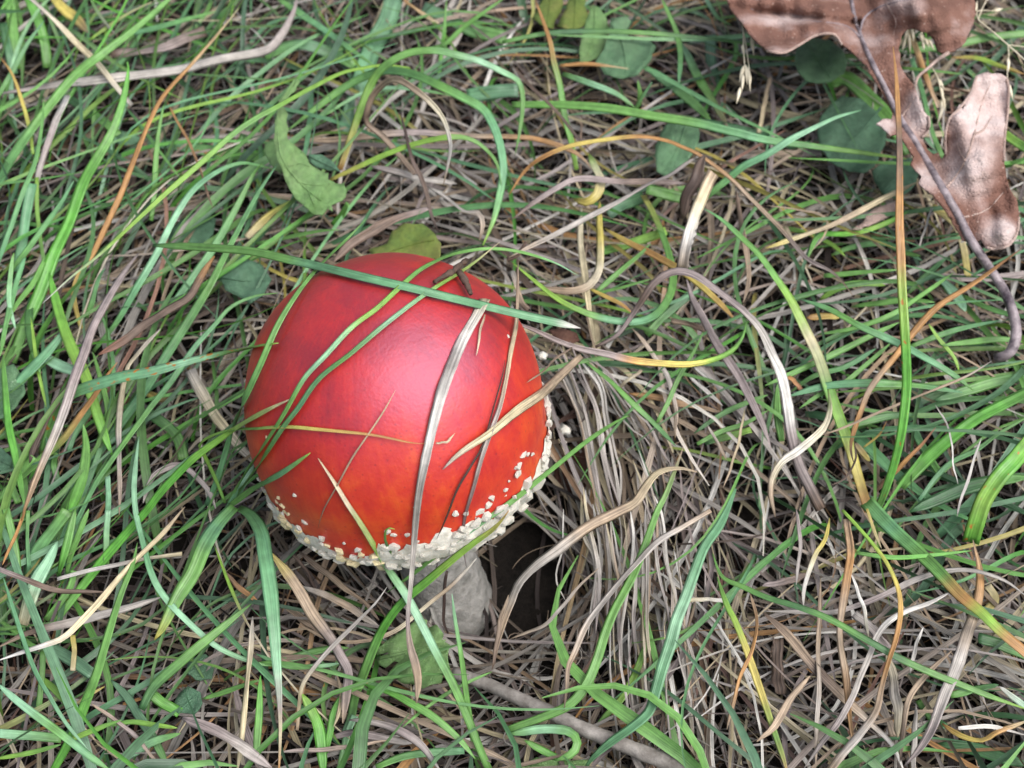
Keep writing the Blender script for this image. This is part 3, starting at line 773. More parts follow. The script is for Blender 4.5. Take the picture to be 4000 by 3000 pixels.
# ------------------------------------------------------------------ single grass blades
# photo tile | colours along it | width | heights (mm) along it | course | flags (o over the cap, s/e/b pointed ends, n torn, r rust) | label
BLADES = """
00|gy,st,gy|44|60,56,46|190,-20 330,110 500,280 640,420 760,570 855,680|n|pale grey dry stalk slanting across the broad flattened dry blade
00|bg,g,g,g|68|32,50,60,62|-100,1350 0,1180 60,1060 180,880 330,680 480,500 640,370 850,210 1090,0 1180,-90|e|long wide green blade sweeping over the flattened grey dry blade
00|pu,gy,gy,gy,pu|80|44,50,52,50,48|-60,620 200,590 430,550 800,500 1150,450 1400,390 1659,345 1760,305 1840,200 1900,80 1925,-20|b|broad flattened purplish grey dry blade lying in the green grass
00|br,pu,br|72|42,42,44|720,360 880,335 1050,310 1200,255 1330,200|n|short broad brown blade end behind the flattened grey one
00|ye,og,og,og,st|44|34,40,50,58,62|530,2130 485,1960 490,1830 590,1659 680,1480 780,1270 860,1050 960,800 1060,620 1220,440 1400,230 1550,50|e|long orange-brown dead blade standing up through green grass
10|yg,yg,g,yg,yg,wh|42|46,60,68,66,64,60|1000,450 830,428 700,445 550,480 350,580 150,690 0,770 -159,880 -359,1060 -600,1270 -760,1420 -1020,1659 -1200,1800 -1385,1969|e|long yellow-green blade ending in a whitish tip
00|g,bg,pl,bg,g|50|34,46,56,56,48|610,2279 760,2089 880,1880 1010,1659 1130,1420 1250,1240 1400,1120 1550,1060 1659,1070 1820,1110|e|pale blue-green blade arching over towards the lobed leaf
00|g,Gb,Gb,g,Gb|84|32,46,62,72|80,2350 150,2150 260,1900 350,1659 450,1450 540,1200 620,1050 720,870 790,680 830,480 825,400|e|upright bright green keeled blade crossing the flattened grey one
00|dl,dl,g,g|100|34,33,33|750,890 900,930 1100,950 1300,980 1500,1010 1659,1025 1800,1060|nr|
00|dg,g|68|36,40|440,640 560,720 680,800 760,880|n|
00|g,g|68|36,46|110,450 100,330 80,150 60,-20|n|
00|g,Gb|66|34,46|310,440 290,300 250,150 180,-10|n|
00|bg,dg|56|36,44|90,480 60,350 20,150|n|
00|g,bg|34|44,58|-60,700 0,600 90,450 180,280 290,130|e|
00|yg,ye,og|26|46,50,54|215,1000 190,830 140,650 80,480 0,370|e|
00|bg,g|38|46,60,64|-30,1750 10,1640 80,1450 150,1250 230,1050 270,830 285,630|e|
00|gy,pu,wh|48|46,50,48|250,1180 260,1080 310,930 370,780 435,620|n|
00|og,br|22|48,52|1075,650 1180,840 1270,1020 1320,1180 1380,1350|b|
00|dg,g|26|44,50|810,690 900,800 1000,940 1100,1070 1160,1150|b|
00|g,g|38|40,56|980,1430 1000,1250 1010,1050 1030,850 1060,680|e|
00|bg,g|38|46,54|850,220 1000,185 1200,130 1400,75|e|
00|g,pu|24|44,50|580,-20 640,90 700,170 745,220|b|
00|ye,ye,br|78|44,42|330,-30 420,70 500,130 570,210|b|
00|yg,st|24|44,54|580,260 720,160 850,80 990,10|e|
00|g,bg|40|40,60|60,1790 100,1720 180,1620 300,1450 400,1310 480,1170|e|
00|bg,bg|66|36,50|110,1760 140,1600 170,1400 205,1190|n|
00|g,yg|28|40,50|300,1750 270,1600 240,1350 240,1150|n|
00|g,bg,g,bg|66|30,42,56,60|400,3309 560,3059 760,2779 920,2559 1060,2339 1220,2089 1360,1859 1470,1640 1659,1280 1800,1060|e|long straight blue-green blade running from low tuft grass up to the lobed leaf
00|bg,g|54|38,54|1080,2030 1250,1800 1390,1600 1540,1330 1640,1130 1700,1060|e|
10|dl,bg,dl|128|30,36,40|580,870 640,650 700,450 760,290 840,150 890,-20|n|very broad grey-green blade standing behind the arching blades
10|g,bg,g|48|42,48|140,-10 280,90 430,190 570,290 680,370 760,420|e|
10|g,dl,g|84|40,42,38|60,370 200,310 330,300 480,350 640,430|n|
10|og,yg,g,g,pl,g,g|56|44,56,66,68,64,56,48|545,1100 620,880 690,680 760,520 850,420 980,350 1150,330 1300,360 1450,400 1600,470 1699,530 1729,650 1709,850 1679,1000|e|green blade with orange base arching high behind the mushroom
10|g,g,dg,g,bg,bg,yg|64|42,48,54,56,54,48,42|200,850 380,710 540,590 700,500 850,460 1000,480 1150,540 1350,640 1480,720 1560,870 1600,1050 1590,1200 1540,1420 1470,1590|b|long green blade bent round in a hoop behind the cap
10|g,pl,g|28|44,48|430,760 550,680 700,600 850,570 1100,590 1250,620|b|
10|br,tn,br,tn,tn,cr,wh,tn|54|46,50,60,74,78,72,62|1030,1130 930,1010 820,880 722,795 720,720 760,610 850,530 930,520 1020,570 1130,660 1210,760 1250,870 1262,960 1240,1080 1215,1200|e|tan dry blade curled over in a hook above the grass
10|ye,yg,yg,g,g|42|46,54,60,56,48|480,1170 650,1090 850,1000 1050,930 1250,890 1380,900 1480,960 1560,1060 1590,1200|e|yellow-green arched blade below the tan hook
10|tn,tn,pu,tn,og,tn|56|42,44,44,44,44|230,900 450,905 650,890 850,870 1050,860 1250,870 1450,880 1659,885 1809,900 1979,950 2099,1010 2199,1120|b|long tan dry blade lying level behind the hooked one
10|db,db,br,db|34|58,56,50,44|940,730 970,870 1010,1030 1070,1150 1110,1270 1140,1400 1180,1500|b|thin dark brown dead stem poking up behind the cap
10|br,br,br,pu|82|50,50,48|500,1700 640,1560 800,1470 950,1400 1150,1340|b|broad brown dead blade lying just behind the cap
10|pu,gy,gy|64|44,44,42|750,1080 900,1110 1100,1170 1300,1190|b|
10|gy,gy,tn|42|42,46,50,46|1110,1210 1250,1290 1350,1370 1440,1380 1470,1450 1450,1560|b|
10|bg,dl|96|38,40|1370,630 1500,605 1700,590|n|
10|dl,g|96|36,36|1080,60 1250,130 1400,200 1620,250|n|
10|g,g|34|40,56|1000,340 1200,300 1330,190 1450,100 1620,-20|e|
10|Gb,g|28|34,52|1180,550 1200,350 1220,200 1235,-10|e|
10|og,st|38|40,46|950,-10 1080,90 1190,160|e|
10|st,ye,yg|62|42,44|-60,1540 100,1390 270,1290|e|
10|Gb,g|44|36,44|500,1460 560,1390 600,1320|n|
10|g,g|30|40,46|0,1580 200,1540 400,1500 550,1490|e|
20|g,dg,g,dg,g|38|54,56,56,54,52|-60,275 0,260 250,215 550,205 850,215 1100,235 1400,265 1500,280 1700,320|e|long dark green blade running level under the tip of the oak leaf
20|yg,g,g,og,og|44|38,46,56,62|420,1100 380,900 340,760 310,560 270,400 250,280 200,130 150,0|e|upright green blade with a rusty orange tip
20|og,og,st|32|46,50|310,425 450,415 600,425 760,445|e|short orange blade lying across the notched leaf
20|g,g,g,bg,g,yg|60|48,54,54,52,50|0,680 300,680 600,700 900,750 1200,800 1450,860 1659,910 1959,950 2259,990 2559,1030|e|long green blade running level over the large dark round leaf
20|g,pl,g|42|46,52,48|330,480 500,540 680,610 800,700|e|
20|g,g|36|40,50|800,720 830,640 815,520|e|
20|g,bg|22|44,52|800,710 850,620 910,530|e|
20|dl,g|72|38,38|870,440 1000,530 1150,650 1290,790|b|
20|dl,g,br|68|40,38|1100,280 1200,500 1290,650 1400,830|b|
20|dl,dg|72|36,30|1290,230 1290,400 1310,550 1230,720|n|
20|g,g,bg|42|52,44|970,-10 1020,110 1060,200 1090,350 1080,550|b|
20|pl,g|30|56,50|1250,-20 1330,110 1420,165|e|
20|br,br,db|32|54,56,50|0,420 120,560 220,650 320,760 430,900 520,1000|b|
20|og,og,ye,og,og,tn,tn,pu,tn|42|46,56,60,60,58,56,54,54|-20,1260 80,1110 200,1020 380,950 600,910 820,885 1000,910 1100,950 1210,1000 1400,1140 1550,1290 1659,1400 1759,1500 1909,1670 2060,1750 2140,1820 2210,1915|b|long arching dead blade turning from orange to pinkish tan
20|tn,gy,gy,pu,gy|46|62,62,60,56|-20,1670 200,1560 450,1430 700,1300 880,1200 1030,1140 1150,1050 1240,1000|b|straight grey-tan dead stalk meeting a broken brown sheath
20|br,pu,pu,br,pu|52|54,56,56,54|0,1420 150,1310 300,1210 430,1160 700,1180 950,1180 1140,1190|b|
20|br,db,br|100|60,56,48|1250,1005 1200,1150 1130,1280 1110,1420|b|
20|tn,st,wh,tn|92|64,60,52|1305,1120 1230,1280 1170,1430 1130,1659 1110,1750|n|split striped tan sheath hanging from the broken stalk
20|yg,cr,ye,ye|70|48,54,54,50|500,1000 540,1100 570,1170 550,1260 480,1310 400,1290|b|pale yellow blade rolled into a small curl
20|ye,ye,cr,tn,tn|66|48,52,52,50,48|570,1300 565,1450 572,1659 560,1760 500,1850 400,1885 280,1880 180,1855|b|yellow blade looping down into a tan ring behind the cap
20|cr,st,st|54|46,48|450,1340 440,1500 455,1659 480,1860 500,2060 540,2220|b|
20|ye,og,ye,og|50|44,48,46|600,1480 750,1570 930,1659 1150,1790 1350,1970 1450,2080|b|straight orange-yellow dead blade under the grey arch
20|ye,g,g,g,bg,bg,yg,yg,yg|56|38,42,46,50,54,56,58,60|850,1270 920,1400 980,1550 1015,1659 1040,1779 1030,1889 980,1989 900,2059 780,2089 600,2069 430,2009 280,1929 130,1809 0,1700|e|yellow-green blade curving in a wide bowl beside the cap
20|g,g|76|42,40|870,1230 1000,1260 1130,1295|n|
20|g,bg,pl,bg|52|44,54,64,66|1230,1310 1280,1260 1400,1160 1500,1080 1659,1000 1809,905 1959,830 2109,760 2260,715|e|slender blue-green blade pointing across the large round leaf
20|bg,g,g,yg,st,g,yg,ye,og|82|58,58,56,52,46,42,38,34|1240,1350 1350,1420 1480,1540 1600,1659 1700,1800 1800,1950 1900,2150 1980,2320 2060,2560 2140,2780 2190,2920 2230,3060 2310,3320|s|broad striped green and cream blade slanting beside the dry arch
20|dl,dg|80|38,36|620,1390 740,1320 850,1280|n|
20|br,tn|46|44,46|1450,1230 1480,1400 1500,1550 1520,1659 1530,1820 1500,1960|b|
20|tn,st|32|46,40|1670,500 1640,650 1600,860|n|
20|g,yg|60|34,40|560,1640 700,1600 850,1550 1000,1500|n|
30|g,g,g|120|38,40,36|380,540 500,520 620,620 740,740 860,880 930,990|n|broad green blade running beneath the oak leaf stalk
30|og,og,br,og,og,yg,Gb,Gb,Gb,g|64|94,92,90,86,80,74,66,56,46,36|810,300 830,500 840,700 850,950 850,1200 850,1450 860,1659 868,1859 885,2109 895,2309 898,2509 872,2759 832,2959 770,3159 700,3330|sr|tall upright blade, orange above and bright green below, crossing the oak leaf
30|ye,st,tn,st,st|50|48,52,54|-20,1610 200,1540 400,1470 550,1390 700,1310 850,1240 970,1180|b|straw and pink dead blade crossing behind the tall upright one
30|g,Gb,yg,Gb|44|44,48,50|255,1680 330,1530 500,1520 650,1490 800,1430 910,1370|b|
30|tn,tn,st|18|46,50,48|-10,1330 200,1360 330,1390 385,1450 350,1560 270,1640|b|
30|g,g|52|44,42|1700,215 1400,250 1180,300 900,330|n|
30|og,yg,og|38|42,46|1180,370 1350,380 1480,420 1659,480|b|
30|g,g|26|46,48|860,440 1050,460 1260,480|e|
30|st,og,tn|42|48,44|920,190 980,380 1040,540 1100,700|n|
30|bg,g|32|46,40|930,380 1000,600 1060,850 1130,1020|n|
30|wh,gy|16|50,52|1060,1350 1020,1480 980,1590|n|
30|ye,st,ye|52|40,44|1060,1340 1200,1450 1260,1600 1290,1790|n|
30|yg,g|60|40,42|1530,870 1600,920 1690,970|n|
30|g,g|34|42,48|1530,1085 1600,1055 1690,1020|e|
30|g,bg|44|36,44|400,1659 550,1600 750,1580 900,1640 1000,1690|b|
30|g,g|40|38,44|660,1520 780,1590 880,1640 990,1659|b|
30|g,yg|40|36,40|0,1460 200,1500 400,1580 500,1659|b|
30|gy,tn,gy|60|34,36|-200,1010 0,1000 200,995 350,990|n|
01|pu,pu,pu,pu,gy,tn,og|78|50,56,58,58,56,54,48|900,-15 790,130 690,290 600,470 550,620 480,800 420,1000 350,1200 250,1430 160,1650 140,1720|b|long purplish grey dead blade twisting through the dense green grass
01|br,br,db|68|50,46|500,800 380,930 290,1080 230,1200 190,1340|b|
01|g,g,bg,bg,pl,g,yg|92|34,44,56,62,66,70,78|280,1290 330,1120 380,1000 480,900 600,850 800,790 1000,755 1200,700 1400,650 1659,590 1805,565|eroR|broad blue-green blade with orange rust spots pointing at the cap
01|og,br,br,br,rd|80|50,52,48|1390,0 1290,150 1220,270 1100,340 950,440 830,530 640,640|b|brown rusty dead blade slanting down towards the rusted green one
01|gy,st,gy,tn|46|50,46,44|1040,470 960,560 880,660 830,720 785,900 770,1100 780,1300 770,1680|b|
01|bg,g,bg,g|46|36,48,54,56|480,1760 560,1600 640,1450 760,1280 870,1130 980,980 1100,830 1200,680 1280,570 1390,450 1500,330 1659,260 1800,240|e|
01|Gb,yg,Gb|80|48,48,40|320,110 380,350 450,560 550,780 620,1000 680,1170 730,1300|b|broad bright yellow-green blade leaning under the rust spotted one
01|g,Gb,Gb,Gb,yg,st|66|34,42,54,66,78,84|350,2380 560,2109 700,1939 860,1759 950,1659 1050,1530 1180,1390 1300,1280 1500,1140 1659,1040 1780,975 1893,923|eo|bright green blade with a pink straw tip just touching the cap
01|g,yg,g,ye,og,og|30|44,60,78,80,80|1460,1600 1400,1450 1330,1300 1295,1230 1360,1175 1500,1130 1659,1122 1859,1110 2109,1130 2409,1160 2659,1210 2760,1216|eo|thin blade lying across the cap, green fading to orange tip
01|gy,st,gy|82|42,40,36|1230,740 1310,880 1400,1040 1500,1170 1600,1290 1680,1380|n|
01|gy,pu,gy|54|42,46,44|930,1600 960,1500 1000,1420 1100,1370 1180,1370 1280,1440 1350,1520 1400,1640|b|
01|dg,g|70|38,34|950,1010 1050,1080 1150,1180 1190,1320|n|
01|Gb,g,g|72|36,54|430,1700 530,1450 560,1250 540,1090|e|
01|pl,pl,bg,pl,pl,g|46|46,50,50,48,44,40|900,1170 880,1350 868,1500 878,1659 920,1839 980,2059 1080,2229 1300,2449 1450,2559 1659,2639 1800,2660|b|long pale blue-green blade curving in a bow over dead stems
01|pl,bg|38|44,44|700,1430 705,1550 700,1680|n|
01|bg,bg|84|36,48|-60,1060 50,930 150,800 300,640 450,450|e|
01|pl,pl|74|42,46|270,660 380,710 490,755|n|
01|g,Gb,g|54|44,48|20,640 40,900 60,1100 100,1300 160,1620|b|
01|g,g,og,og|56|34,46,56|-40,1600 150,1420 300,1290 420,1180 520,1040 620,900 700,770 760,690|e|
01|bg,g|42|46,50|170,-20 100,200 40,450 0,650|b|
01|g,g|40|44,48|310,-20 220,170 120,300 40,430|b|
01|g,bg|38|40,50|560,400 600,300 640,150 680,80|e|
01|pl,g|36|46,54|100,470 60,300 70,100 90,-20|b|
01|dg,g|60|38,44|200,250 190,450 230,640 260,760|b|
01|yg,yg|26|46,40|200,400 240,700 300,980|b|
01|g,g|46|40,46|120,1600 80,1480 150,1380 220,1300|n|
01|g,g|40|38,44|680,1130 700,1000 660,820 600,620|e|
01|bg,g|50|36,40|440,1260 480,1150 600,980 680,850|n|
01|dg,g|44|34,40|380,1480 350,1350 370,1280|n|
01|ye,br|60|34,34|930,880 1020,920 1120,935|b|
K|g,g,bg,yg|36|46,60,66|45,1285 150,1210 290,1130 430,1030|eo|short green blade of the small tuft touching the cap
K|g,g,g,pl,yg,g,g,g,pl|27|46,70,80,84,90,90,86,72|50,1262 140,1110 240,960 310,850 400,690 500,580 620,450 740,360 870,240 960,170 1100,110 1250,85 1400,100 1560,150 1670,210|eo|thin green blade from the tuft lying across the cap and beyond it
K|g,g,bg,g,pl,yg,st|30|46,66,76,80,90,100|60,1265 190,1090 300,920 370,830 470,690 620,570 760,450 900,340 1000,270 1160,170 1305,55|eo|thin green blade across the cap ending in a straw tip
K|bg,bg,pl,pl|34|46,54,52|45,1290 110,1190 150,1120 170,1085|e|
K|bg,g,g|34|40,60,70,78,84|-50,1270 0,1150 60,960 120,800 200,620 280,440 380,280 480,160 620,20 690,-55|eo|slim green blade leaning over the edge of the cap
K|dg,g,g,g,g,bg,bg,bg,bg,bg,bg,bg,bg,wh|48|78,92,102,108,108,104,98|-300,70 -120,78 40,88 180,103 330,138 500,178 700,226 860,262 1000,296 1180,340 1400,392 1580,432 1680,453|noQ|thick dark green stalk laid across the top of the cap with torn white end
K|st,wh,gy,wh,wh,gy,gy,gy,gy,pu,tn,tn|70|100,98,95,92,88,84,80,72,64,56,50,46|1235,320 1195,400 1140,500 1090,620 1040,750 1000,900 970,1050 945,1180 922,1330 903,1500 890,1659 880,1800 890,1920 915,2010 928,2090 918,2190|eoW|long weathered grey blade hanging down the front of the cap
K|br,tn,st,gy,gy,pu,pu|28|92,92,90,86,80,70,60|1390,130 1387,300 1383,430 1360,560 1340,680 1310,810 1270,920 1230,1040 1190,1200 1150,1330 1135,1450 1150,1560|bo|narrow greyish dead strand crossing the orange side of the cap
K|tn,tn,st,st,gy|50|62,74,84,84|1680,580 1540,720 1420,810 1300,900 1180,990 1090,1060 1040,1105|eo|broad tan dead blade with its point resting on the cap
K|br,tn|14|74,82|1640,540 1560,600 1500,660 1430,705|eo|
K|st,tn,br|10|84,80,70,60|825,740 760,850 700,940 640,1030 580,1130 530,1220 490,1300 465,1380|bo|hair thin brown straw stuck to the front of the cap
K|tn,cr|13|100,98|1235,390 1215,480 1197,580|eo|
K|db,db|13|88,84,70,62|1330,600 1310,700 1240,960 1180,1080 1110,1200 1060,1320 1015,1430|bo|
K|cr,st|14|86,88|1010,985 1060,980 1098,940|eo|
K|st,cr,yg,pl,pl,g,g,g|46|80,72,66,60,54,46,36,28|465,1055 540,1170 600,1270 660,1360 720,1460 800,1590 870,1690 950,1840 1010,1960 1090,2110 1160,2270 1220,2420 1270,2530|so|straight green blade with straw tip leaning up against the cap
12|pl,g,g,g|42|58,48,34,24|1270,530 1290,700 1330,950 1370,1250 1410,1500 1450,1700|s|slim upright blade standing in front of the white stem
12|og,yg,yg,Gb,Gb,g,g,pl|68|78,72,64,56,48,40,32,28|1640,-10 1550,100 1400,210 1250,330 1100,460 950,590 850,720 780,850 700,1050 645,1200 620,1330 560,1480|so|bright green blade crossing in front of the white stem
21|g,g,g,g,bg,g,g|38|44,54,66,76,74,64,54|770,1035 700,1060 500,1190 250,1390 0,1590 -209,1739 -459,1919 -639,2059 -810,2180|bo|long thin green blade passing in front of the warty rim
12|db,db,db|24|44,34,22|1232,380 1220,550 1215,700 1245,790|n|black thread like stem standing before the white mushroom stem
12|db,db|11|62,56,50|1250,-10 1190,120 1165,250 1172,370 1080,440|b|
12|yg,dg,yg|20|66,66,60|900,112 850,108 838,180 880,270 960,360|bo|little olive tendril curled on the warty rim
12|wh,tn,cr,tn,tn,tn|36|52,46,40,36,34|1430,300 1350,390 1250,490 1150,570 1030,670 900,770 750,830 600,850 480,830 380,780 260,720|b|cream dead blade twisting past the foot of the stem
12|wh,gy,gy,gy,st,tn|36|58,54,48,44,38|850,490 780,590 680,690 520,840 400,980 310,1110 280,1230 260,1410|s|pale straw bent in the middle beside the chewed leaf
12|ye,tn,tn,pu,pu,tn|92|52,48,44,42,40|90,260 200,400 290,530 380,680 470,810 540,930 600,1040 585,1200 560,1370|b|broad tan and pink dead blade below the drooping blue-green one
02|g,bg,bg,bg,bg,pl,pu,st,og|104|48,56,60,60,58,54,50,46|1545,-20 1620,20 1690,130 1720,300 1749,500 1775,750 1790,950 1808,1150 1818,1400 1808,1680|eT|drooping broad blue-green blade withering to a tan thread tip
02|g,bg,g,g,g,ye|112|50,50,48,44|1520,-30 1420,80 1330,220 1250,400 1150,560 1060,740 1000,830|e|broad folded green blade bending down from the small tuft
12|br,tn,br|54|38,38,34|280,260 420,370 560,480 680,580 800,700|b|
12|gy,tn,gy|58|36,34,30|300,480 450,540 600,620 800,750|b|
12|tn,br|62|34,32|180,610 350,730 520,840|b|
12|br,db|30|36,34|230,270 320,370 390,520|b|
12|yg,Gb,Gb|82|44,40,36|300,1180 360,1290 410,1430 440,1700|b|
12|Gb,g|46|36,42|450,1560 480,1430 510,1280 590,1170 700,1120|n|
12|Gb,g,g|54|38,42,38|690,1115 850,1160 1000,1240 1150,1330 1300,1460 1420,1600|b|green blade arching over dead grass before the chewed leaf
12|pl,g|48|32,30|640,1320 590,1450 540,1680|n|
12|g,Gb|52|38,46|0,1600 20,1300 28,1060|e|
12|pu,pu,gy|70|36,38|480,1460 650,1440 850,1470 1010,1500|b|
12|gy,pu,gy|62|38,42,40|600,1350 800,1370 950,1430 1080,1520 1200,1680|b|purplish grey dead blade curving towards the thick stalk
12|pu,tn|34|40,38|150,1550 400,1540 650,1520 860,1480|b|
12|g,bg|54|34,32|780,1659 950,1590 1150,1560 1350,1550|n|
12|bg,g,pl|36|40,38|0,920 200,1000 400,1000 550,980|b|
12|dg,g|60|32,30|-30,1000 200,960 420,900 600,880|b|
12|tn,st|28|40,40|520,1040 550,1150 540,1300 500,1390|b|
12|g,g|26|40,36|950,1395 1100,1270 1250,1170 1400,1090 1530,1035|b|
12|tn,br|36|44,40,34|1640,540 1590,680 1560,850 1530,1020|b|
22|g,g,g,g,g,g,tn|66|34,38,42,46,48,50,52|-20,1410 200,1330 370,1250 480,1120 550,960 600,800 660,650 730,520 800,380 870,200 940,0 1000,-120 1060,-280 1110,-420|e|long green blade rising through the combed dead strands
22|bg,bg,pl,bg,bg,dg|86|52,52,50,46,42,36|1450,-150 1390,0 1340,100 1250,230 1190,380 1130,550 1070,700 1030,850 980,1000 930,1180 890,1300 780,1400 650,1490 520,1600 460,1690|b|wide blue-green blade bending at the thick grey stalk
21|tn,st,tn,tn,gy,gy,tn,tn|84|50,52,52,50,48,44,38,32|1195,1400 1080,1380 950,1410 870,1500 800,1600 680,1660 500,1750 300,1900 150,2010 50,2120 0,2240 -80,2460 -120,2660|b|tan dead blade arching down into the dark hollow by the stem
22|tn,gy,gy,gy,tn,br|56|50,50,48,44,38|1290,-10 1100,100 950,190 820,330 700,460 580,610 480,750 400,920 360,1010 355,1150 340,1290|e|slender grey-tan blade drooping past the hollow to the thick stalk
22|tn,gy,tn|28|44,40,34|560,360 430,490 320,620 220,730 100,780 -20,825|b|thin tan straw bridging the dark hollow
22|wh,gy|14|44,34|330,-20 332,150 320,260 290,400 300,490 350,580|b|
22|g,yg,ye,ye,g,og|52|46,46,44,42,40|1330,420 1390,600 1450,720 1520,900 1590,1100 1650,1270 1700,1420 1760,1600 1790,1720|b|green blade yellowing along its length beside the long green cross blade
22|g,g,dg,g,dg,g,g,yg|54|50,52,54,54,52,50,48|1300,270 1360,420 1500,490 1659,560 1859,620 2059,700 2309,840 2509,950 2709,1040 2909,1120 3109,1200 3340,1280|b|long dark green blade running straight across the tangle of dead grass
22|tn,og,og,tn|32|52,50,46|1540,500 1590,720 1560,880 1480,1070 1430,1250 1395,1410|b|orange thread like strand crossing the yellowing blade
22|g,pl,g,g|72|36,40,38|-20,1440 200,1410 370,1430 420,1500 380,1570 280,1610|b|green blade looped back on itself beside the thick grey stalk
22|g,Gb|54|34,32|80,1480 200,1550 350,1620|b|
22|g,yg,g|54|28,30,32|540,1390 640,1290 720,1200 800,1050 860,880 890,830|b|
22|st,wh|30|40,40|1140,575 1250,565 1370,575|n|
22|rd,br|28|36,40|330,1200 450,1060 530,920 560,780|b|
32|g,bg,g,g,og,yg,og,og|92|42,46,50,54,56,56,54|640,-60 800,110 930,230 1040,330 1130,420 1250,550 1380,660 1500,780 1659,910 1750,990|bP|wide green blade turning orange towards its end, lying over dead grass
32|tn,og,tn,gy,gy,pu,pu|86|44,48,50,50,48,44|1330,180 1370,350 1370,500 1340,650 1280,830 1220,1000 1160,1150 1110,1300 1060,1420 980,1540 890,1640|b|wide tan to grey dead blade passing under the orange one
32|gy,gy,pu,gy,gy,gy|44|44,44,46,48,50,48|-30,640 200,650 400,650 560,610 750,540 950,440 1100,390 1250,375 1400,395 1550,450 1680,550|b|long thin grey dead blade arching through the tangle
32|yg,yg,ye,og,og,tn,gy,tn|50|50,54,56,56,54,52,50,46|480,-10 600,120 700,230 780,340 840,490 855,650 830,830 790,970 740,1140 700,1290 600,1430 480,1570 390,1690|bW2|wavy yellow blade ageing to orange and grey
32|ye,st|24|48,50|640,-20 690,130 735,235|e|
32|gy,wh,gy,gy,pu,gy|52|54,52,50,46,42|1195,512 1050,590 900,640 780,710 700,810 650,930 590,1060 540,1200 450,1380 350,1500 230,1660|b|pale grey dead blade bending down under the yellow wavy one
32|br,tn,br,tn,gy,wh|84|44,44,42,40,40|-30,650 120,800 240,940 370,1080 520,1240 680,1380 800,1500 880,1680|b|broad brown-tan dead blade lying diagonally in the tangle
32|wh,wh,cr|32|50,48,44|540,400 590,540 630,660 650,810|b|short white straw amid the tangle of dead blades
32|tn,og,tn,tn,og,tn|64|50,50,48,46,44|510,50 540,250 510,420 480,620 470,820 500,1050 530,1300 570,1580|e|
32|tn,tn,gy,tn|42|44,44,42|340,430 330,700 320,900 325,1150 310,1400 310,1680|b|
32|st,gy,st|80|44,42,40|770,920 820,1100 840,1300 840,1460|b|
32|tn,tn,br|46|50,46,42|1190,900 1070,1010 960,1130 900,1250 870,1450 860,1620|b|
32|og,ye,og,st|52|40,44,42|1130,1370 1260,1460 1400,1480 1500,1420 1690,1350|b|
32|wh,gy|36|44,42|1230,1400 1400,1390 1550,1410 1690,1450|e|
32|ye,ye,wh,gy|34|50,52,48,44|400,40 370,180 310,270 260,400 230,510 230,620|b|
32|pu,gy|32|48,46|180,-20 205,130 200,300 180,470|b|
32|g,Gb,g|32|50,50,48|570,265 800,295 1000,285 1200,265 1320,250|e|
32|wh,gy|32|52,46|1005,750 960,870 920,1050|b|short white stick between two tan dead blades
32|gy,gy|46|42,38|960,1240 950,1450 940,1670|s|
32|br,br|92|36,34|50,820 60,1000 70,1180|n|
32|tn,tn|56|44,42|270,1060 150,1210 40,1380 -70,1490|b|
32|dg,g|76|38,36|1360,820 1500,860 1690,940|n|
32|g,dg|56|38,40|1180,1190 1400,1140 1495,1120|e|
32|wh,pl|46|46,44|1500,1130 1600,1210 1690,1280|s|
32|dg,dg|90|30,32|1100,1500 1350,1540 1500,1590 1690,1640|b|
32|g,dg|60|30,32|980,1220 1060,1330 1150,1400|n|
32|pu,br|56|36,36|-40,480 100,450 260,400|b|
32|gy,tn|60|38,36|700,1180 760,1320 820,1460|n|
32|gy,pu|70|36,36|560,660 680,760 780,900|n|
32|st,ye|56|34,34|1420,480 1470,570 1400,660|n|
21|br,pu,br,pu,pu,pu,gy,wh,wh,pu,pu,br|76|52,56,62,68,70,68,66,62,58,52,46,40|540,590 680,510 780,380 850,280 930,170 1050,105 1180,130 1330,240 1480,360 1600,490 1680,650 1740,780 1780,950 1810,1150 1860,1350 1930,1500 2000,1640|bA|long purplish grey dead blade arching beside the mushroom from cap to tuft
31|yg,cr,cr,wh,cr,tn,tn|58|48,52,52,50,46,42|385,860 405,1000 370,1100 290,1180 190,1270 90,1330 30,1430 20,1560 45,1690|b|cream dead blade curling below the striped green one
31|rd,og,og,og,og,tn,og,br|54|58,60,58,54,50,46,42,40|1640,-40 1450,100 1250,230 1100,330 950,480 830,640 730,770 650,880 600,1000 560,1120 540,1250 560,1340|b|orange-brown dead blade slanting behind the tall upright one
31|db,br|18|42,42|560,1200 565,1330 510,1430 400,1490|b|
31|gy,tn,tn,tn,tn|24|50,52,50,48,46|1450,680 1300,770 1100,860 950,920 750,1000 500,1110 340,1165|b|pale straight straw touching the end of the oak leaf stalk
31|bg,g,bg,bg,g|52|48,52,50,46|210,280 400,350 600,460 850,570 1050,680 1200,770 1330,870|b|
31|bg,bg,g,bg|62|42,46,44|130,910 350,850 550,830 750,830 1000,850 1260,885|b|
31|g,Gb,Gb,g|80|36,46,54|860,1500 980,1370 1080,1270 1200,1170 1350,1060 1500,980 1659,900 1750,850|n|
31|yg,Gb,yg,Gb|112|52,52,46,38|1740,1130 1600,1320 1500,1430 1400,1580 1345,1740 1310,1850|nr|broad bright green rust flecked blade beside the dark green one
31|dg,dg,g|98|38,40,42|920,1660 1100,1580 1300,1500 1480,1460 1700,1435|b|
31|bg,g|36|40,50|980,1580 1100,1420 1200,1330 1350,1260 1500,1150 1690,1040|e|
31|br,og,rd|36|38,48,54|670,1550 790,1430 900,1320 1000,1220 1090,1110|e|orange dead blade tip crossing the foot of the tall upright blade
31|gy,wh|15|50,46|1080,960 1150,1070 1190,1200 1200,1350 1230,1480|b|
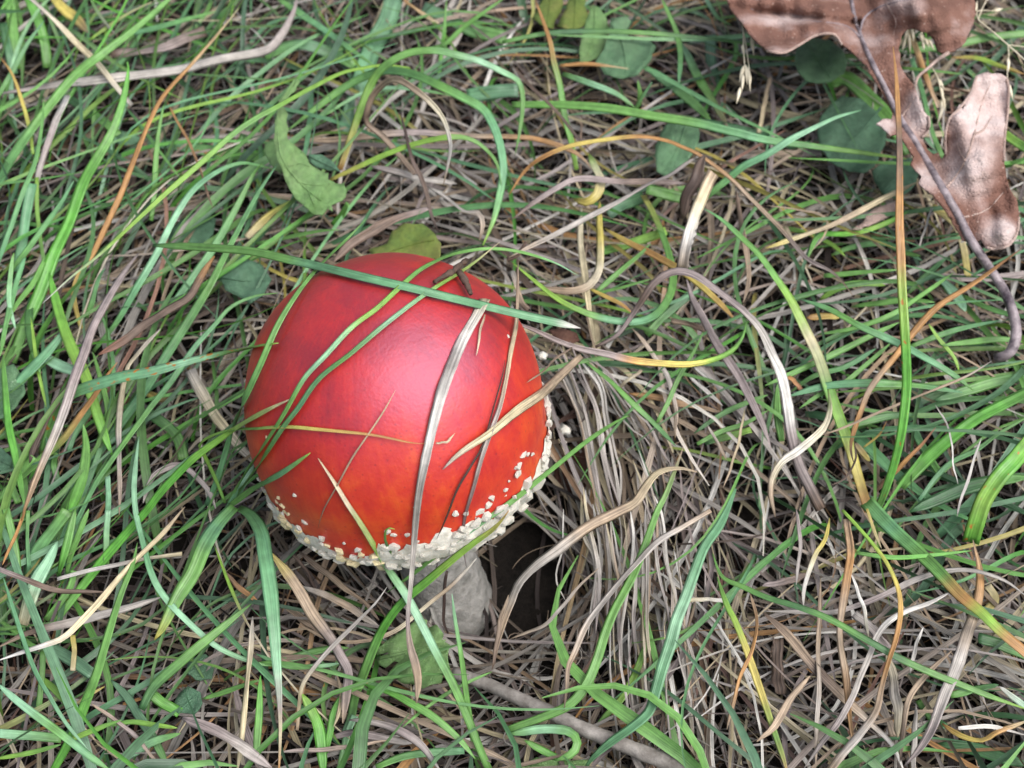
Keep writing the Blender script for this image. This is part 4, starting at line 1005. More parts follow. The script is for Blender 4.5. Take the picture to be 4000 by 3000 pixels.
31|wh,gy|22|52,46|1380,1180 1330,1340 1260,1550 1225,1690|b|
31|g,g,g|36|42,48,46|320,510 550,470 800,380 1000,250 1200,110|b|
31|g,g|40|40,46|360,130 600,110 840,90|e|
31|yg,g,yg|54|38,44,42|330,290 450,210 600,180 760,190|b|
31|g,g|46|40,46|-20,840 200,740 500,600 700,500 850,430|b|
31|g,bg|40|40,46|920,590 1150,500 1350,450 1510,418|e|
31|dg,g,dg|80|40,42|1700,780 1500,810 1300,870 1080,935|b|
31|yg,yg|28|46,40|1040,440 1100,530 1200,650 1240,750|b|
31|pl,pl|80|40,42|1070,130 1150,190 1230,280 1280,360|b|
31|ye,og|16|44,50|620,1240 720,1160 770,1070|e|
31|g,g|54|36,46|90,1200 60,1000 62,830|e|
31|og,rd|36|42,42|130,780 180,830 240,890|n|
31|tn,ye|44|38,38|560,1210 600,1260 660,1330|b|
31|g,g|46|36,44|540,330 700,310 900,290 1080,300|b|
31|g,bg|44|36,42|900,250 1000,150 1100,60 1180,-40|b|
31|bg,g|50|36,38|930,1080 980,1200 1060,1330 1120,1420|n|
31|g,dg|56|36,38|420,1130 600,1080 780,1040 950,1030|b|
31|gy,gy|44|38,36|200,170 350,260 490,360|n|
31|g,dg|44|38,42|1250,250 1400,330 1560,380 1700,400|b|
31|g,g|46|38,44|1659,560 1500,540 1300,560 1130,580|b|
31|g,bg|44|36,40|150,880 300,780 500,720 700,600|b|
31|g,g|36|40,46|200,990 330,900 480,830 640,700 800,560|b|
31|og,ye|56|36,36|250,400 360,395 470,395|b|
31|dl,g|60|34,34|950,960 1100,900 1250,880|n|
11|pu,pu,pu,pu,pu,og,ye,ye,yg,g,g|52|84,78,70,64,60,58,56,54,52,50|1640,400 1659,420 1809,480 1959,550 2109,600 2259,630 2459,680 2659,700 2809,700 2959,670 3089,610 3159,520 3179,430|b|pinkish dead stalk running from the cap, turning yellow then green
21|pu,pu,pu,pu,pu|66|52,52,50,48|1130,150 1170,280 1250,420 1320,560 1400,680 1480,800 1560,960 1620,1100 1680,1250|b|straight purplish grey dead blade under the wide arch
21|g,g|34|46,54|940,1080 1010,950 1080,790 1180,620 1240,490|e|
21|g,dl|54|40,44|870,510 1000,380 1150,250|n|
21|g,g|28|44,48|550,240 700,210 900,150|e|
21|g,g|40|42,48|540,240 700,100 820,0 900,-80|e|
21|ye,og|30|46,46|500,210 600,260 700,310 780,370|b|
21|st,tn|24|46,44|1510,980 1470,1200 1400,1420 1370,1500|b|
21|wh,gy|32|42,42|1140,770 1250,870 1365,970|b|
21|wh,gy|34|40,40|1180,720 1300,820 1385,915|b|
21|tn,gy,tn|44|46,44,40|780,470 870,580 950,700 1020,820 1060,1000 1060,1180|b|
21|gy,tn|26|44,40|1270,1100 1330,1210 1390,1320|b|
21|g,g,dg|44|50,48,44|480,690 640,820 770,950 900,1070 1060,1230|b|green blade lying over the combed grey dead strands
21|g,g|36|40,44|1200,1220 1350,1140 1500,1090 1659,1000|e|
21|dg,g|40|38,42|1180,1150 1350,1030 1500,960 1659,900|b|
21|og,tn|60|38,36|760,890 950,920 1150,980 1350,1010|b|
21|tn,br|40|44,46|1030,420 1150,440 1260,480|n|
21|tn,cr,tn|26|40,44,44|680,860 760,800 840,740|n|
21|gy,tn,br|42|46,48,48|0,100 30,200 60,300 110,350|n|
21|br,db|20|40,38|480,760 500,900 480,1040 420,1100|b|
21|rd,db|18|42,34|540,640 545,720 500,800 430,830|b|
21|dg,yg|50|36,38|1250,1210 1400,1170 1550,1130|n|
02|tn,st,st,st,st,wh,wh|48|52,56,58,58,56,52|1200,-30 1060,130 920,270 760,440 600,630 430,800 300,860 150,910 -30,970|b|long straw coloured dead stalk with a kink beside the dark green blade
02|pu,br,br,br|48|50,50,46|-20,365 120,430 280,480 430,515 690,517|e|
02|tn,br,gy,gy,gy|66|44,44,44|-20,880 170,790 400,730 620,680 830,620 1045,550|b|
02|wh,gy,st|32|42,44|370,435 600,380 850,320 1050,290 1180,270|n|
02|g,g,g,g,Gb,Gb|68|56,58,54,48,40,32|890,200 860,350 800,500 750,650 690,850 630,1050 560,1230 470,1450 340,1690|s|long dark green blade leaning over the kinked straw stalk
02|g,g,dg|70|48,46,40|1630,595 1450,740 1300,860 1150,990 1000,1130 920,1280|s|
02|pl,pl,g,bg,g|60|52,54,52,48|-20,1110 120,1230 260,1340 420,1460 550,1560 720,1680|b|
02|bg,bg,bg,pl|34|54,56,54,50|20,420 90,640 160,850 230,1030 320,1190 430,1370 570,1540|b|
02|dl,dl,g|66|38,38,36|720,1090 830,1210 920,1350 1000,1480 1090,1660|b|
02|dl,dl|82|36,38|290,870 450,950 600,1050|n|
02|pl,pl,st|100|44,44,40|375,190 310,330 240,450 190,600 150,730|s|broad pale blade with straw base beside thick upright grass
02|tn,pu,tn|36|44,42|590,1240 720,1330 850,1430 960,1560 1060,1680|b|
02|pu,pu,gy,pu|100|46,48,46|1180,1330 1320,1390 1470,1480 1659,1590 1760,1660|b|broad purplish grey dead blade beside the seedling leaves
02|gy,st,st,st|52|46,44,42|1640,680 1620,950 1590,1250 1560,1500 1535,1690|b|pale straw stalk standing beside the drooping tan thread tip
02|Gb,g|60|40,50|380,420 400,350 440,200 490,-20|b|
02|g,g|46|38,50|430,420 460,280 510,150 575,-20|b|
02|g,pl|40|40,48|690,340 690,150 702,-10|n|
02|bg,g|82|36,46|195,410 240,260 340,130 440,-10|n|
02|bg,g|28|40,48|190,370 180,200 180,-10|n|
02|g,g|52|40,48|115,420 90,200 40,-20|n|
02|og,og|28|48,50|170,-20 100,150 15,345|b|
02|g,Gb|70|38,36|985,1185 1060,1240 1165,1305|n|
02|pl,g|62|42,40|-30,1435 200,1450 400,1465|n|
02|yg,g|40|42,46|460,1475 620,1410 790,1348|e|
02|yg,g|36|40,44|-30,1600 200,1560 395,1508|b|
02|g,g|40|36,42|1310,1212 1480,1160 1680,1090|b|
02|yg,yg,tn|24|44,42|1390,220 1470,430 1560,640 1615,745|b|
02|br,og|42|40,38|1450,380 1560,500 1680,590|b|
02|g,g|38|38,42|-20,690 100,780 200,860 300,900|b|
02|yg,g|52|36,40|230,1050 330,1130 430,1230 510,1330|b|
02|pl,g|60|36,42|840,1580 950,1510 1050,1470 1170,1435|e|
02|tn,ye|26|40,38|380,1340 480,1260 560,1200 680,1130|b|
02|g,bg|60|30,36|150,870 120,700 60,560|n|
02|g,g|46|36,42|300,700 380,600 460,480 480,380|n|
02|dg,g|70|30,36|30,800 10,600 0,430|n|
02|g,g|40|34,40|250,1290 270,1100 280,900|n|
02|st,ye|36|40,40|470,1030 480,900 470,800|n|
02|g,yg|36|40,44|700,1390 850,1360 1000,1380 1150,1400|b|
"""

# long dead strands combed down beside the hollow (alike: told apart only by their place)
COMB = """
300,560 400,800 470,1000 520,1250 560,1500 600,1750
360,600 450,800 540,1000 580,1250 620,1480 680,1700
430,650 560,850 600,1050 640,1250 680,1450 690,1640
500,640 640,780 760,950 860,1130 960,1300 1050,1480
480,640 600,800 720,950 830,1100 920,1230 1000,1400
330,700 430,900 500,1150 540,1400 590,1620 640,1850
560,700 680,850 800,1010 900,1180 960,1350 1010,1600
700,2350 700,2560 720,2760 760,3000 790,3300
840,2300 860,2560 870,2810 920,3100 945,3350
1000,2400 1010,2660 1000,2910 1040,3160 1075,3350
1080,2400 1130,2660 1160,2910 1180,3160 1230,3350
1120,2500 1230,2860 1320,3060 1410,3350
1090,2350 1200,2660 1350,2860 1450,3160 1500,3350
880,1650 860,1860 870,2110 850,2400 870,2640
720,1650 740,1900 700,2160 690,2400 710,2700
980,2040 1000,2260 960,2560 930,2800 920,3050
640,1700 690,1950 720,2200 700,2450
760,1700 800,2000 790,2300 800,2600
540,1600 600,1850 620,2100 600,2350
900,1500 960,1750 1000,2000 1060,2250 1090,2500
820,1300 900,1500 940,1750 930,2000 900,2250
1050,1900 1100,2150 1120,2400 1160,2700 1210,3000
460,1500 500,1750 560,2000 560,2250 540,2450
1180,2000 1190,2200 1130,2450 1100,2600
"""

def blade_label(tile, cx, cy, w, key, dry):
    """a phrase for the look-alikes of one spot"""
    fx, fy = cx * 0.553, cy * 0.553
    if fx > 1550 and fy < 520: where = 'around the brown oak leaf'
    elif fx > 1500 and fy < 1250: where = 'in the green patch below the oak leaf stalk'
    elif fx > 1480: where = 'in the tangle crossed by the long dark green blade'
    elif fx > 1120 and fy > 1000: where = 'by the thick grey stalk and combed strands'
    elif fx > 1120 and fy > 420: where = 'in the curled dead grass behind the cap'
    elif fx > 1000 and fy < 420: where = 'around the notched broad leaf'
    elif fx > 520 and fy < 620: where = 'around the pale lobed leaf'
    elif fy > 1150 and fx > 520: where = 'in the litter around the chewed leaf'
    elif fx > 500: where = 'against the red cap'
    elif fy < 560: where = 'around the flattened grey dead blade'
    elif fy < 1130: where = 'around the rust spotted blade'
    else: where = 'around the kinked straw stalk'
    size = 'narrow' if w < 37 else ('broad' if w > 66 else 'plain')
    return '%s %s %s %s' % (size, WORDS[key], 'dead grass blade' if dry else 'grass blade', where)

made = []
def make_blade(idx, tile, cols, w, hs, pts, flags, label, group=None):
    s = TILES[tile][2]
    q = tp(tile, pts)
    ln = np.linalg.norm(np.diff(q, axis=0), axis=1).sum()
    n = int(np.clip(ln / 26, 12, 76))
    P = tile_path(tile, pts, hs, n, 'o' in flags)
    dry = sum(c in DRYSET for c in cols) > len(cols) / 2
    r = np.random.default_rng(idx + 100)
    # slight natural waviness
    t = np.linspace(0, 1, n)
    if dry:
        P = P + np.stack([np.sin(t * r.uniform(8, 20) + r.uniform(0, 6)), np.sin(t * r.uniform(8, 20) + r.uniform(0, 6)), 0 * t], -1) * 0.00010
    depth = (P - CAM) @ FW
    W = (w / s) * depth / FPX * (0.9 if dry else 0.98)
    prof = np.ones(n)
    if 'T' in flags: prof = np.interp(t, [0, 0.1, 0.35, 0.6, 0.8, 1], [0.55, 0.9, 1, 0.6, 0.28, 0.12])
    elif 'W2' in flags: prof = np.interp(t, [0, 0.2, 0.6, 0.85, 1], [0.45, 0.7, 0.75, 1.35, 1.4])
    elif 'Q' in flags: prof = np.interp(t, [0, 0.06, 0.5, 0.95, 1], [0.3, 0.8, 1, 0.9, 0.1])
    elif 'A' in flags: prof = np.interp(t, [0, 0.1, 0.3, 0.7, 1], [0.25, 0.55, 0.9, 1, 1.15])
    elif 'P' in flags: prof = np.interp(t, [0, 0.5, 1], [1.1, 0.95, 0.8])
    elif 'W' in flags: prof = np.interp(t, [0, 0.1, 0.22, 0.36, 0.55, 0.72, 0.82, 0.9, 0.97, 1], [0.95, 1.1, 0.95, 0.72, 0.48, 0.34, 0.36, 0.75, 0.45, 0.08])
    else:
        if 'e' in flags: prof = prof * np.clip(np.interp(t, [0, 0.25, 0.6, 0.9, 1], [0.72, 1, 0.92, 0.5, 0.08]), 0, 1)
        if 's' in flags: prof = prof * np.interp(t, [0, 0.1, 0.4, 0.75, 1], [0.08, 0.5, 0.92, 1, 0.75])
        if 'b' in flags: prof = prof * np.interp(t, [0, 0.12, 0.5, 0.88, 1], [0.15, 0.75, 1, 0.75, 0.12])
    C = np.array([PAL[c] for c in cols]) * ALB
    x = np.linspace(0, 1, len(cols)) if len(cols) > 1 else np.array([0.0])
    tt = np.clip(t + 0.02 * np.sin(t * 40), 0, 1)
    colr = np.stack([np.interp(tt, x, C[:, k]) for k in range(3)], -1)
    colr = colr * r.uniform(0.88, 1.12) * (1 + r.normal(0, 0.05, (n, 1)))
    alpha = 1.0 if 'R' in flags else (0.75 if 'r' in flags else (0.25 if r.random() < 0.3 else 0.0))
    v, f, c, uv = ribbon_geo(P, W * prof, colr, dry, idx, 0.2 if not dry else 0.16, alpha)
    o = mesh_obj('dead_grass_blade' if dry else 'grass_blade', v - P[0], f, M_DRY if dry else M_GREEN, col=c, uv=uv)
    o.location = P[0]
    auto = not label
    if auto:
        key = cols[len(cols) // 2]
        label = blade_label(tile, q[:, 0].mean(), q[:, 1].mean(), w, key, dry)
    tag(o, label, 'grass blade', group or ('alike: ' + label if auto else None))
    made.append(P)
    return o

def build_blades():
    idx = 0
    for line in BLADES.strip().splitlines():
        tile, cols, w, hs, pts, flags, label = line.split('|')
        make_blade(idx, tile, cols.split(','), float(w), [float(h) for h in hs.split(',')], [tuple(float(a) for a in p.split(',')) for p in pts.split()], flags, label)
        idx += 1
    keys = [['gy', 'gy', 'st'], ['pu', 'gy', 'pu'], ['wh', 'gy', 'gy'], ['gy', 'tn', 'br'], ['st', 'gy', 'pu']]
    lines = COMB.strip().splitlines()
    for k, line in enumerate(lines * 3):
        pts = [tuple(float(a) for a in p.split(',')) for p in line.split()]
        if k >= len(lines):
            ox, tw = rnd.uniform(-70, 70), rnd.uniform(-0.05, 0.05)
            pts = [(x + ox + (y - pts[0][1]) * tw + rnd.uniform(-12, 12), y + rnd.uniform(-60, 60)) for x, y in pts]
        h = rnd.uniform(-5, 5)
        make_blade(idx, '21', keys[rnd.randrange(5)], rnd.uniform(13, 34), [42 + h, 39 + h, 33 + h, 28 + h] if pts[0][1] < 1800 else [34 + h, 30 + h, 27 + h], pts, 'b',
                   'long grey dead strand combed down beside the dark hollow', 'dead strands combed down beside the hollow')
        idx += 1
build_blades()
groups = {}
for o in COL.objects:
    g = o.get('group', '')
    if g.startswith('alike: '): groups.setdefault(g, []).append(o)
for g, os_ in groups.items():
    for o in os_:
        if len(os_) == 1: del o['group']
        else: o['group'] = g[7:].replace('grass blade', 'grass blades')

# ------------------------------------------------------------------ stalks, seed heads, twigs, crumbs
def stalk(name, tile, pts, hs, r0, r1, mat, label, cat, n=40, sides=10, over=False, rough=0.0):
    P = tile_path(tile, pts, hs, n, over, 0.0015)
    R = np.linspace(r0, r1, n) * (1 + rng.normal(0, rough, n))
    v, f = tube_geo(P, R, sides)
    if rough: v = v + rng.normal(0, r0 * rough * 0.5, v.shape)
    o = mesh_obj(name, v - P[0], f, mat)
    o.location = P[0]
    return tag(o, label, cat)

stalk('thick_stalk', '22', [(-380, 1040), (-150, 1120), (0, 1190), (250, 1300), (450, 1400), (700, 1500), (900, 1580), (1200, 1680), (1500, 1760)], [28, 33, 36, 36, 35], 0.0015, 0.0020, M_WOOD,
      'thick weathered grey stalk lying on the ground under dead strands', 'stalk', 60, 12, rough=0.03)
stalk('dark_twig', 'K', [(1005, 238), (1030, 222), (1060, 205), (1090, 190), (1125, 158), (1150, 140)], [102], 0.0005, 0.0008, M_TWIG, 'short dark twig lying on the back of the cap', 'twig', 16, 7, True, 0.2)
stalk('dark_twig', 'K', [(1118, 195), (1140, 225), (1160, 265), (1172, 295)], [102], 0.0010, 0.0005, M_TWIG, 'stubby dark twig bit at the edge of the cap beside the longer twig', 'twig', 12, 7, True, 0.08)
stalk('dead_twig', '21', [(-30, 20), (30, 0), (60, -40), (90, -90)], [60, 62], 0.0007, 0.0004, M_TWIG, 'purplish dead twig end behind the straw tip', 'twig', 12, 7, False, 0.06)

def spikelet(P0, P1, parent, mat, rad):
    n = 9
    t = np.linspace(0, 1, n)[:, None]
    P = P0 * (1 - t) + P1 * t
    R = rad * np.array([0.25, 0.7, 1, 1, 0.9, 0.7, 0.45, 0.2, 0.06])
    v, f = tube_geo(P, R, 6)
    return keep_parent(mesh_obj('spikelet', v, f, mat), parent)

def seed_head(tile, stem, hs, spikes, label, rad=0.0005, branches=()):
    P = tile_path(tile, stem, hs, 30)
    root = empty('seed_head', P[0])
    tag(root, label, 'seed head')
    v, f = tube_geo(P, np.linspace(0.00028, 0.00018, 30), 6)
    keep_parent(mesh_obj('stem', v, f, M_STRAW), root)
    for b in branches:
        Q = tile_path(tile, b, [hs[-1]], 10)
        v, f = tube_geo(Q, np.full(10, 0.00015), 5)
        keep_parent(mesh_obj('branch', v, f, M_STRAW), root)
    for a, b in spikes:
        Q = tile_path(tile, [a, b], [hs[-1], hs[-1] - 1], 3)
        spikelet(Q[0], Q[-1], root, M_STRAW, rad)

seed_head('Z', [(100, -40), (110, 60), (118, 140), (120, 220), (125, 300)], [62, 66, 66], [((120, 295), (100, 370)), ((118, 330), (112, 412)), ((130, 290), (135, 380)), ((140, 300), (150, 412)), ((105, 390), (88, 465)), ((115, 200), (122, 250)), ((145, 330), (152, 378))],
          'drooping white grass seed head beside the tip of the oak leaf', 0.00055, [[(112, 100), (130, 200), (145, 310)]])
seed_head('Z', [(150, 120), (155, 150), (160, 190)], [64, 64], [((155, 165), (165, 250))], 'single white seed husk next to the drooping seed head', 0.0006)
seed_head('Z', [(840, 60), (850, 120), (850, 160)], [50, 52], [((850, 140), (835, 200)), ((855, 150), (865, 245)), ((840, 170), (828, 230)), ((870, 130), (880, 190))], 'white seed head showing through the notch of the oak leaf', 0.0006)
seed_head('Z', [(890, 80), (920, 160), (940, 200)], [50, 50], [((905, 150), (930, 210)), ((930, 170), (950, 215)), ((945, 175), (972, 225)), ((920, 190), (925, 225))], 'loose pale spikelets deep inside the notch of the oak leaf', 0.0005)
seed_head('Z', [(960, 300), (985, 345), (1000, 400), (1010, 450)], [52, 54, 52], [((985, 350), (1018, 400)), ((1000, 390), (1015, 450)), ((1010, 430), (1022, 500)), ((1010, 470), (985, 560)), ((1005, 450), (1000, 520))], 'narrow white seed head hanging below the torn lobe of the oak leaf', 0.00055)
seed_head('Z', [(1150, 40), (1170, 90), (1230, 140), (1300, 200), (1390, 280)], [60, 62, 62], [((1300, 370), (1325, 450)), ((1150, 60), (1165, 0)), ((1240, 50), (1280, 38)), ((1300, 260), (1305, 320))],
          'branching pale panicle stalk beside the oak leaf lobe', 0.0006, [[(1300, 200), (1305, 250), (1298, 320), (1302, 380)], [(1300, 200), (1340, 205), (1400, 212)], [(1170, 90), (1165, 50), (1240, 48)], [(1170, 80), (1195, 20), (1230, -30)]])

def crumb(px, py, h, size, label, mat):
    import bmesh
    p = unp(np.array([px]), np.array([py]), np.array([h * MM]))[0]
    bm = bmesh.new()
    bmesh.ops.create_icosphere(bm, subdivisions=2, radius=size)
    for v in bm.verts: v.co = Vector(np.array(v.co) * (1 + 0.3 * math.sin(v.co.x * 3400 + v.co.y * 2900 + px) * math.cos(v.co.z * 3100)) * np.array([1.0, 0.85, 0.8]))
    me = bpy.data.meshes.new('veil_crumb'); bm.to_mesh(me); bm.free()
    me.polygons.foreach_set('use_smooth', np.ones(len(me.polygons), bool))
    me.materials.append(mat)
    o = bpy.data.objects.new('veil_crumb', me); o.location = p
    COL.objects.link(o)
    return tag(o, label, 'crumb')
for (x, y), h, s, lb, mt in (((198, 648), 50, 1.3, 'rounded cream crumb caught in dead grass at the edge of the cap', M_WART), ((345, 1128), 34, 1.6, 'largest cream crumb hanging over the reddish brown leaf scrap', M_WART),
                             ((335, 1212), 32, 0.9, 'tiny white crumb under the largest cream crumb', M_WART)):
    q = tp('21', [(x, y)])[0]
    crumb(q[0], q[1], h, s * MM, lb, mt)

# ------------------------------------------------------------------ the uncountable grass and litter beneath
def region_green(fx, fy):
    """how much of the sward is alive, by place (photo scale 2212)"""
    g = np.full(fx.shape, 0.5)
    g = np.where(fy < 360, 0.75, g)
    g = np.where(fx < 420, 1.0, g)
    g = np.where((fx > 1080) & (fx < 1640) & (fy > 380) & (fy < 1050), 0.14, g)
    g = np.where((fx > 1560) & (fy > 450) & (fy < 1230), 1.0, g)
    g = np.where((fx > 1450) & (fx < 1960) & (fy > 90) & (fy < 560), 0.3, g)
    g = np.where((fx > 1050) & (fy > 1000) & (fx < 1560), 0.10, g)
    g = np.where((fx >= 1420) & (fy > 1200), 0.06, g)
    g = np.where((fx > 1950) & (fy > 1250), 0.3, g)
    g = np.where((fx > 380) & (fx < 1050) & (fy > 1230), 0.42, g)
    g = np.where((fx > 380) & (fx < 700) & (fy > 550) & (fy < 1230), 0.35, g)
    return g

c4 = unp(np.array([-300, 4300, 4300, -300]), np.array([-350, -350, 3250, 3250]), np.full(4, 0.03))
X0, X1 = c4[:, 0].min(), c4[:, 0].max()
Y0, Y1 = c4[:, 1].min(), c4[:, 1].max()

def strands(M, n, length, width, lift, rise, curl, heading, palette, weights, accept, seed, name, mat, label, stand=False, keelk=0.14, region=None, tone=(0.5, 1.2), gap=0.78):
    r = np.random.default_rng(seed)
    x0, x1, y0, y1 = region or (X0, X1, Y0, Y1)
    x = r.uniform(x0, x1, M); y = r.uniform(y0, y1, M)
    px, py, _ = proj(np.stack([x, y, np.full(M, 0.035)], -1))
    fx, fy = px * 0.553, py * 0.553
    # the sward grows in clumps with open gaps between
    cl = 0.5 + 0.5 * np.sin(x * 190 + 2 * np.sin(y * 70 + seed)) * np.sin(y * 210 + 2 * np.sin(x * 80 + seed * 2))
    keep = r.random(M) < accept(fx, fy) * (1 - gap * (1 - np.clip(cl * 1.5, 0, 1)))
    x, y, fx, fy = x[keep], y[keep], fx[keep], fy[keep]
    M = len(x)
    th = heading(fx, fy, r)
    L = r.uniform(*length, M) * MM
    k0 = r.normal(0, curl, M); k1 = r.normal(0, curl, M)
    t = np.linspace(0, 1, n)
    ang = th[:, None] + k0[:, None] * (t - 0.5) * 2 + k1[:, None] * np.sin(t * 3.14) 
    step = (L / (n - 1))[:, None]
    if stand:
        el0 = r.uniform(0.5, 1.25, M); el1 = r.uniform(-0.5, 0.35, M)
        el = el0[:, None] * (1 - t) ** 1.3 + el1[:, None] * t
        dx, dy, dz = np.cos(ang) * np.cos(el), np.sin(ang) * np.cos(el), np.sin(el)
    else:
        ph, am = r.uniform(0, 6.28, M), r.uniform(-0.28, 0.28, M)
        el = am[:, None] * np.cos(t * r.uniform(3, 7, M)[:, None] + ph[:, None])
        dx, dy, dz = np.cos(ang) * np.cos(el), np.sin(ang) * np.cos(el), np.sin(el)
    P = np.stack([x[:, None] + np.cumsum(dx * step, 1), y[:, None] + np.cumsum(dy * step, 1), np.cumsum(dz * step, 1)], -1)
    if not stand:
        P[..., :2] -= P[:, n // 2, None, :2] - np.stack([x, y], -1)[:, None]
    l0 = r.uniform(*lift, M) * MM
    P[..., 2] += terrain(P[..., 0], P[..., 1]) + l0[:, None]
    top = terrain(P[..., 0], P[..., 1]) + rise * MM
    P[..., 2] = np.where(P[..., 2] > top, top + (P[..., 2] - top) * 0.25, P[..., 2])
    P[..., 2] = np.maximum(P[..., 2], terrain(P[..., 0], P[..., 1]) - 0.001)
    # nothing grows through the mushroom: strands are pushed aside
    for _ in range(2):
        d = P - CAP_C
        dist = np.linalg.norm(d, axis=-1, keepdims=True)
        push = np.maximum(0, CAP_R + 0.0022 - dist)
        flat = d.copy(); flat[..., 2] *= 0.15
        P = P + nrm(flat) * push * 1.15
        s = np.clip(((P - FOOT) @ -DOWN), 0, 0.08)
        ax = FOOT + s[..., None] * -DOWN
        d = P - ax; d[..., 2] *= 0.2
        rr = np.linalg.norm(d, axis=-1, keepdims=True)
        P = P + nrm(d) * np.maximum(0, 0.0155 - rr)
    for _ in range(3):
        P[:, 1:-1] = (P[:, :-2] + 2 * P[:, 1:-1] + P[:, 2:]) / 4
    # the cap, the rim and the stem stand free: drop what would grow up in front of them
    qx, qy, w = proj(P.reshape(-1, 3))
    qx, qy = (qx * 0.553).reshape(P.shape[:2]), (qy * 0.553).reshape(P.shape[:2])
    front = (P - CAP_C) @ FW < 0.012
    hit = (((qx - 855) / 322) ** 2 + ((qy - 885) / 350) ** 2 < 1) & front
    near = np.linalg.norm(P - CAP_C, axis=-1) < CAP_R + 0.0008
    pit = (((qx - 1030) / 72) ** 2 + ((qy - 1280) / 95) ** 2 < 1) & (P[..., 2] > 0.014)
    pit2 = (((qx - 1140) / 64) ** 2 + ((qy - 1240) / 120) ** 2 < 1) & (P[..., 2] > 0.004)
    pit3 = (((qx - 790) / 175) ** 2 + ((qy - 1215) / 50) ** 2 < 1) & (P[..., 2] > 0.026)
    hole = (((qx - 1140) / 46) ** 2 + ((qy - 1240) / 115) ** 2 < 1)
    W0 = width[1]
    ok = ~((hole.any(1) & (W0 > 0.31) & (r.random(M) < 0.6)) | hit.any(1) | near.any(1) | pit.any(1) | (pit2.any(1) & (r.random(M) < 0.92)) | pit3.any(1))
    P, L = P[ok], L[ok]
    M = len(P)
    W = r.uniform(*width, M) * MM * (1 if not stand else 1)
    W = W * np.where(r.random(M) < 0.12, 1.7, 1.0)
    prof = np.interp(t, [0, 0.15, 0.5, 0.85, 1], [0.55, 1, 1, 0.6, 0.12]) if stand else np.interp(t, [0, 0.1, 0.5, 0.9, 1], [0.3, 0.9, 1, 0.8, 0.25])
    Wd = W[:, None] * prof * (1 + r.normal(0, 0.06, (M, n)))
    T = nrm(np.gradient(P, axis=1))
    rollv = r.normal(0, 0.5, M)[:, None] + r.normal(0, 0.9, M)[:, None] * (t - 0.5)
    up = np.zeros_like(P); up[..., 2] = 1; up[..., 1] = -0.3
    S = nrm(np.cross(T, up)); Nn = np.cross(S, T)
    S, Nn = S * np.cos(rollv)[..., None] + Nn * np.sin(rollv)[..., None], Nn * np.cos(rollv)[..., None] - S * np.sin(rollv)[..., None]
    u = np.array([-1.0, 0, 1])
    V = P[:, :, None] + S[:, :, None] * (u * 0.5)[None, None, :, None] * Wd[..., None, None] + Nn[:, :, None] * (np.abs(u) * keelk)[None, None, :, None] * Wd[..., None, None]
    C = np.array([PAL[k] for k in palette]) * 0.72  # dimmer than the single blades: shade of the depth put into the colour
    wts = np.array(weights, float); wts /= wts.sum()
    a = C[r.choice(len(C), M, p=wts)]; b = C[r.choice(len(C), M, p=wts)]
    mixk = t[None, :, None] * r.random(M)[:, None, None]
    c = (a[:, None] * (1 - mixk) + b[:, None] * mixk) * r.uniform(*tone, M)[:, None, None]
    c = np.repeat(c[:, :, None], 3, 2)
    c = np.concatenate([c, np.broadcast_to((r.random(M) < 0.12)[:, None, None, None] * 0.6, c.shape[:-1] + (1,))], -1)
    off = r.uniform(0, 900, M)
    uvu = np.broadcast_to(off[:, None, None] + u * 0.5, (M, n, 3))
    uvv = np.broadcast_to((off[:, None] + L[:, None] / MM * t)[..., None], (M, n, 3))
    idx = np.arange(M * n * 3).reshape(M, n, 3)
    f = np.stack([idx[:, :-1, :-1], idx[:, 1:, :-1], idx[:, 1:, 1:], idx[:, :-1, 1:]], -1).reshape(-1, 4)
    me = bpy.data.meshes.new(name)
    nv, nf = M * n * 3, len(f)
    me.vertices.add(nv); me.vertices.foreach_set('co', V.astype(np.float32).ravel())
    me.loops.add(nf * 4); me.loops.foreach_set('vertex_index', f.astype(np.int32).ravel())
    me.polygons.add(nf)
    me.polygons.foreach_set('loop_start', np.arange(0, nf * 4, 4, dtype=np.int32))
    me.polygons.foreach_set('use_smooth', np.ones(nf, bool))
    me.update(calc_edges=True)
    ca = me.color_attributes.new('Col', 'FLOAT_COLOR', 'POINT')
    ca.data.foreach_set('color', c.reshape(-1, 4).astype(np.float32).ravel())
    ul = me.uv_layers.new(name='UVMap')
    ul.data.foreach_set('uv', np.stack([uvu, uvv], -1).reshape(-1, 2)[f.ravel()].astype(np.float32).ravel())
    me.materials.append(mat)
    o = bpy.data.objects.new(name, me)
    COL.objects.link(o)
    return tag(o, label, 'grass', kind='stuff')

def head_dry(fx, fy, r):
    th = r.uniform(0, 2 * math.pi, fx.shape)
    # tangential round the mushroom, combed down at its side, leaning up on the other
    tang = np.arctan2(-(fy - 900), fx - 860) + math.pi / 2
    near = np.exp(-((np.hypot(fx - 860, fy - 900) - 420) / 220) ** 2)
    th = np.where(r.random(fx.shape) < near * 0.75, tang + r.normal(0, 0.5, fx.shape), th)
    comb = (fx > 1080) & (fx < 1620) & (fy > 700)
    th = np.where(comb & (r.random(fx.shape) < 0.75), math.radians(-72) + r.normal(0, 0.28, fx.shape), th)
    left = (fx < 480)
    th = np.where(left & (r.random(fx.shape) < 0.5), math.radians(58) + r.normal(0, 0.4, fx.shape), th)
    return th

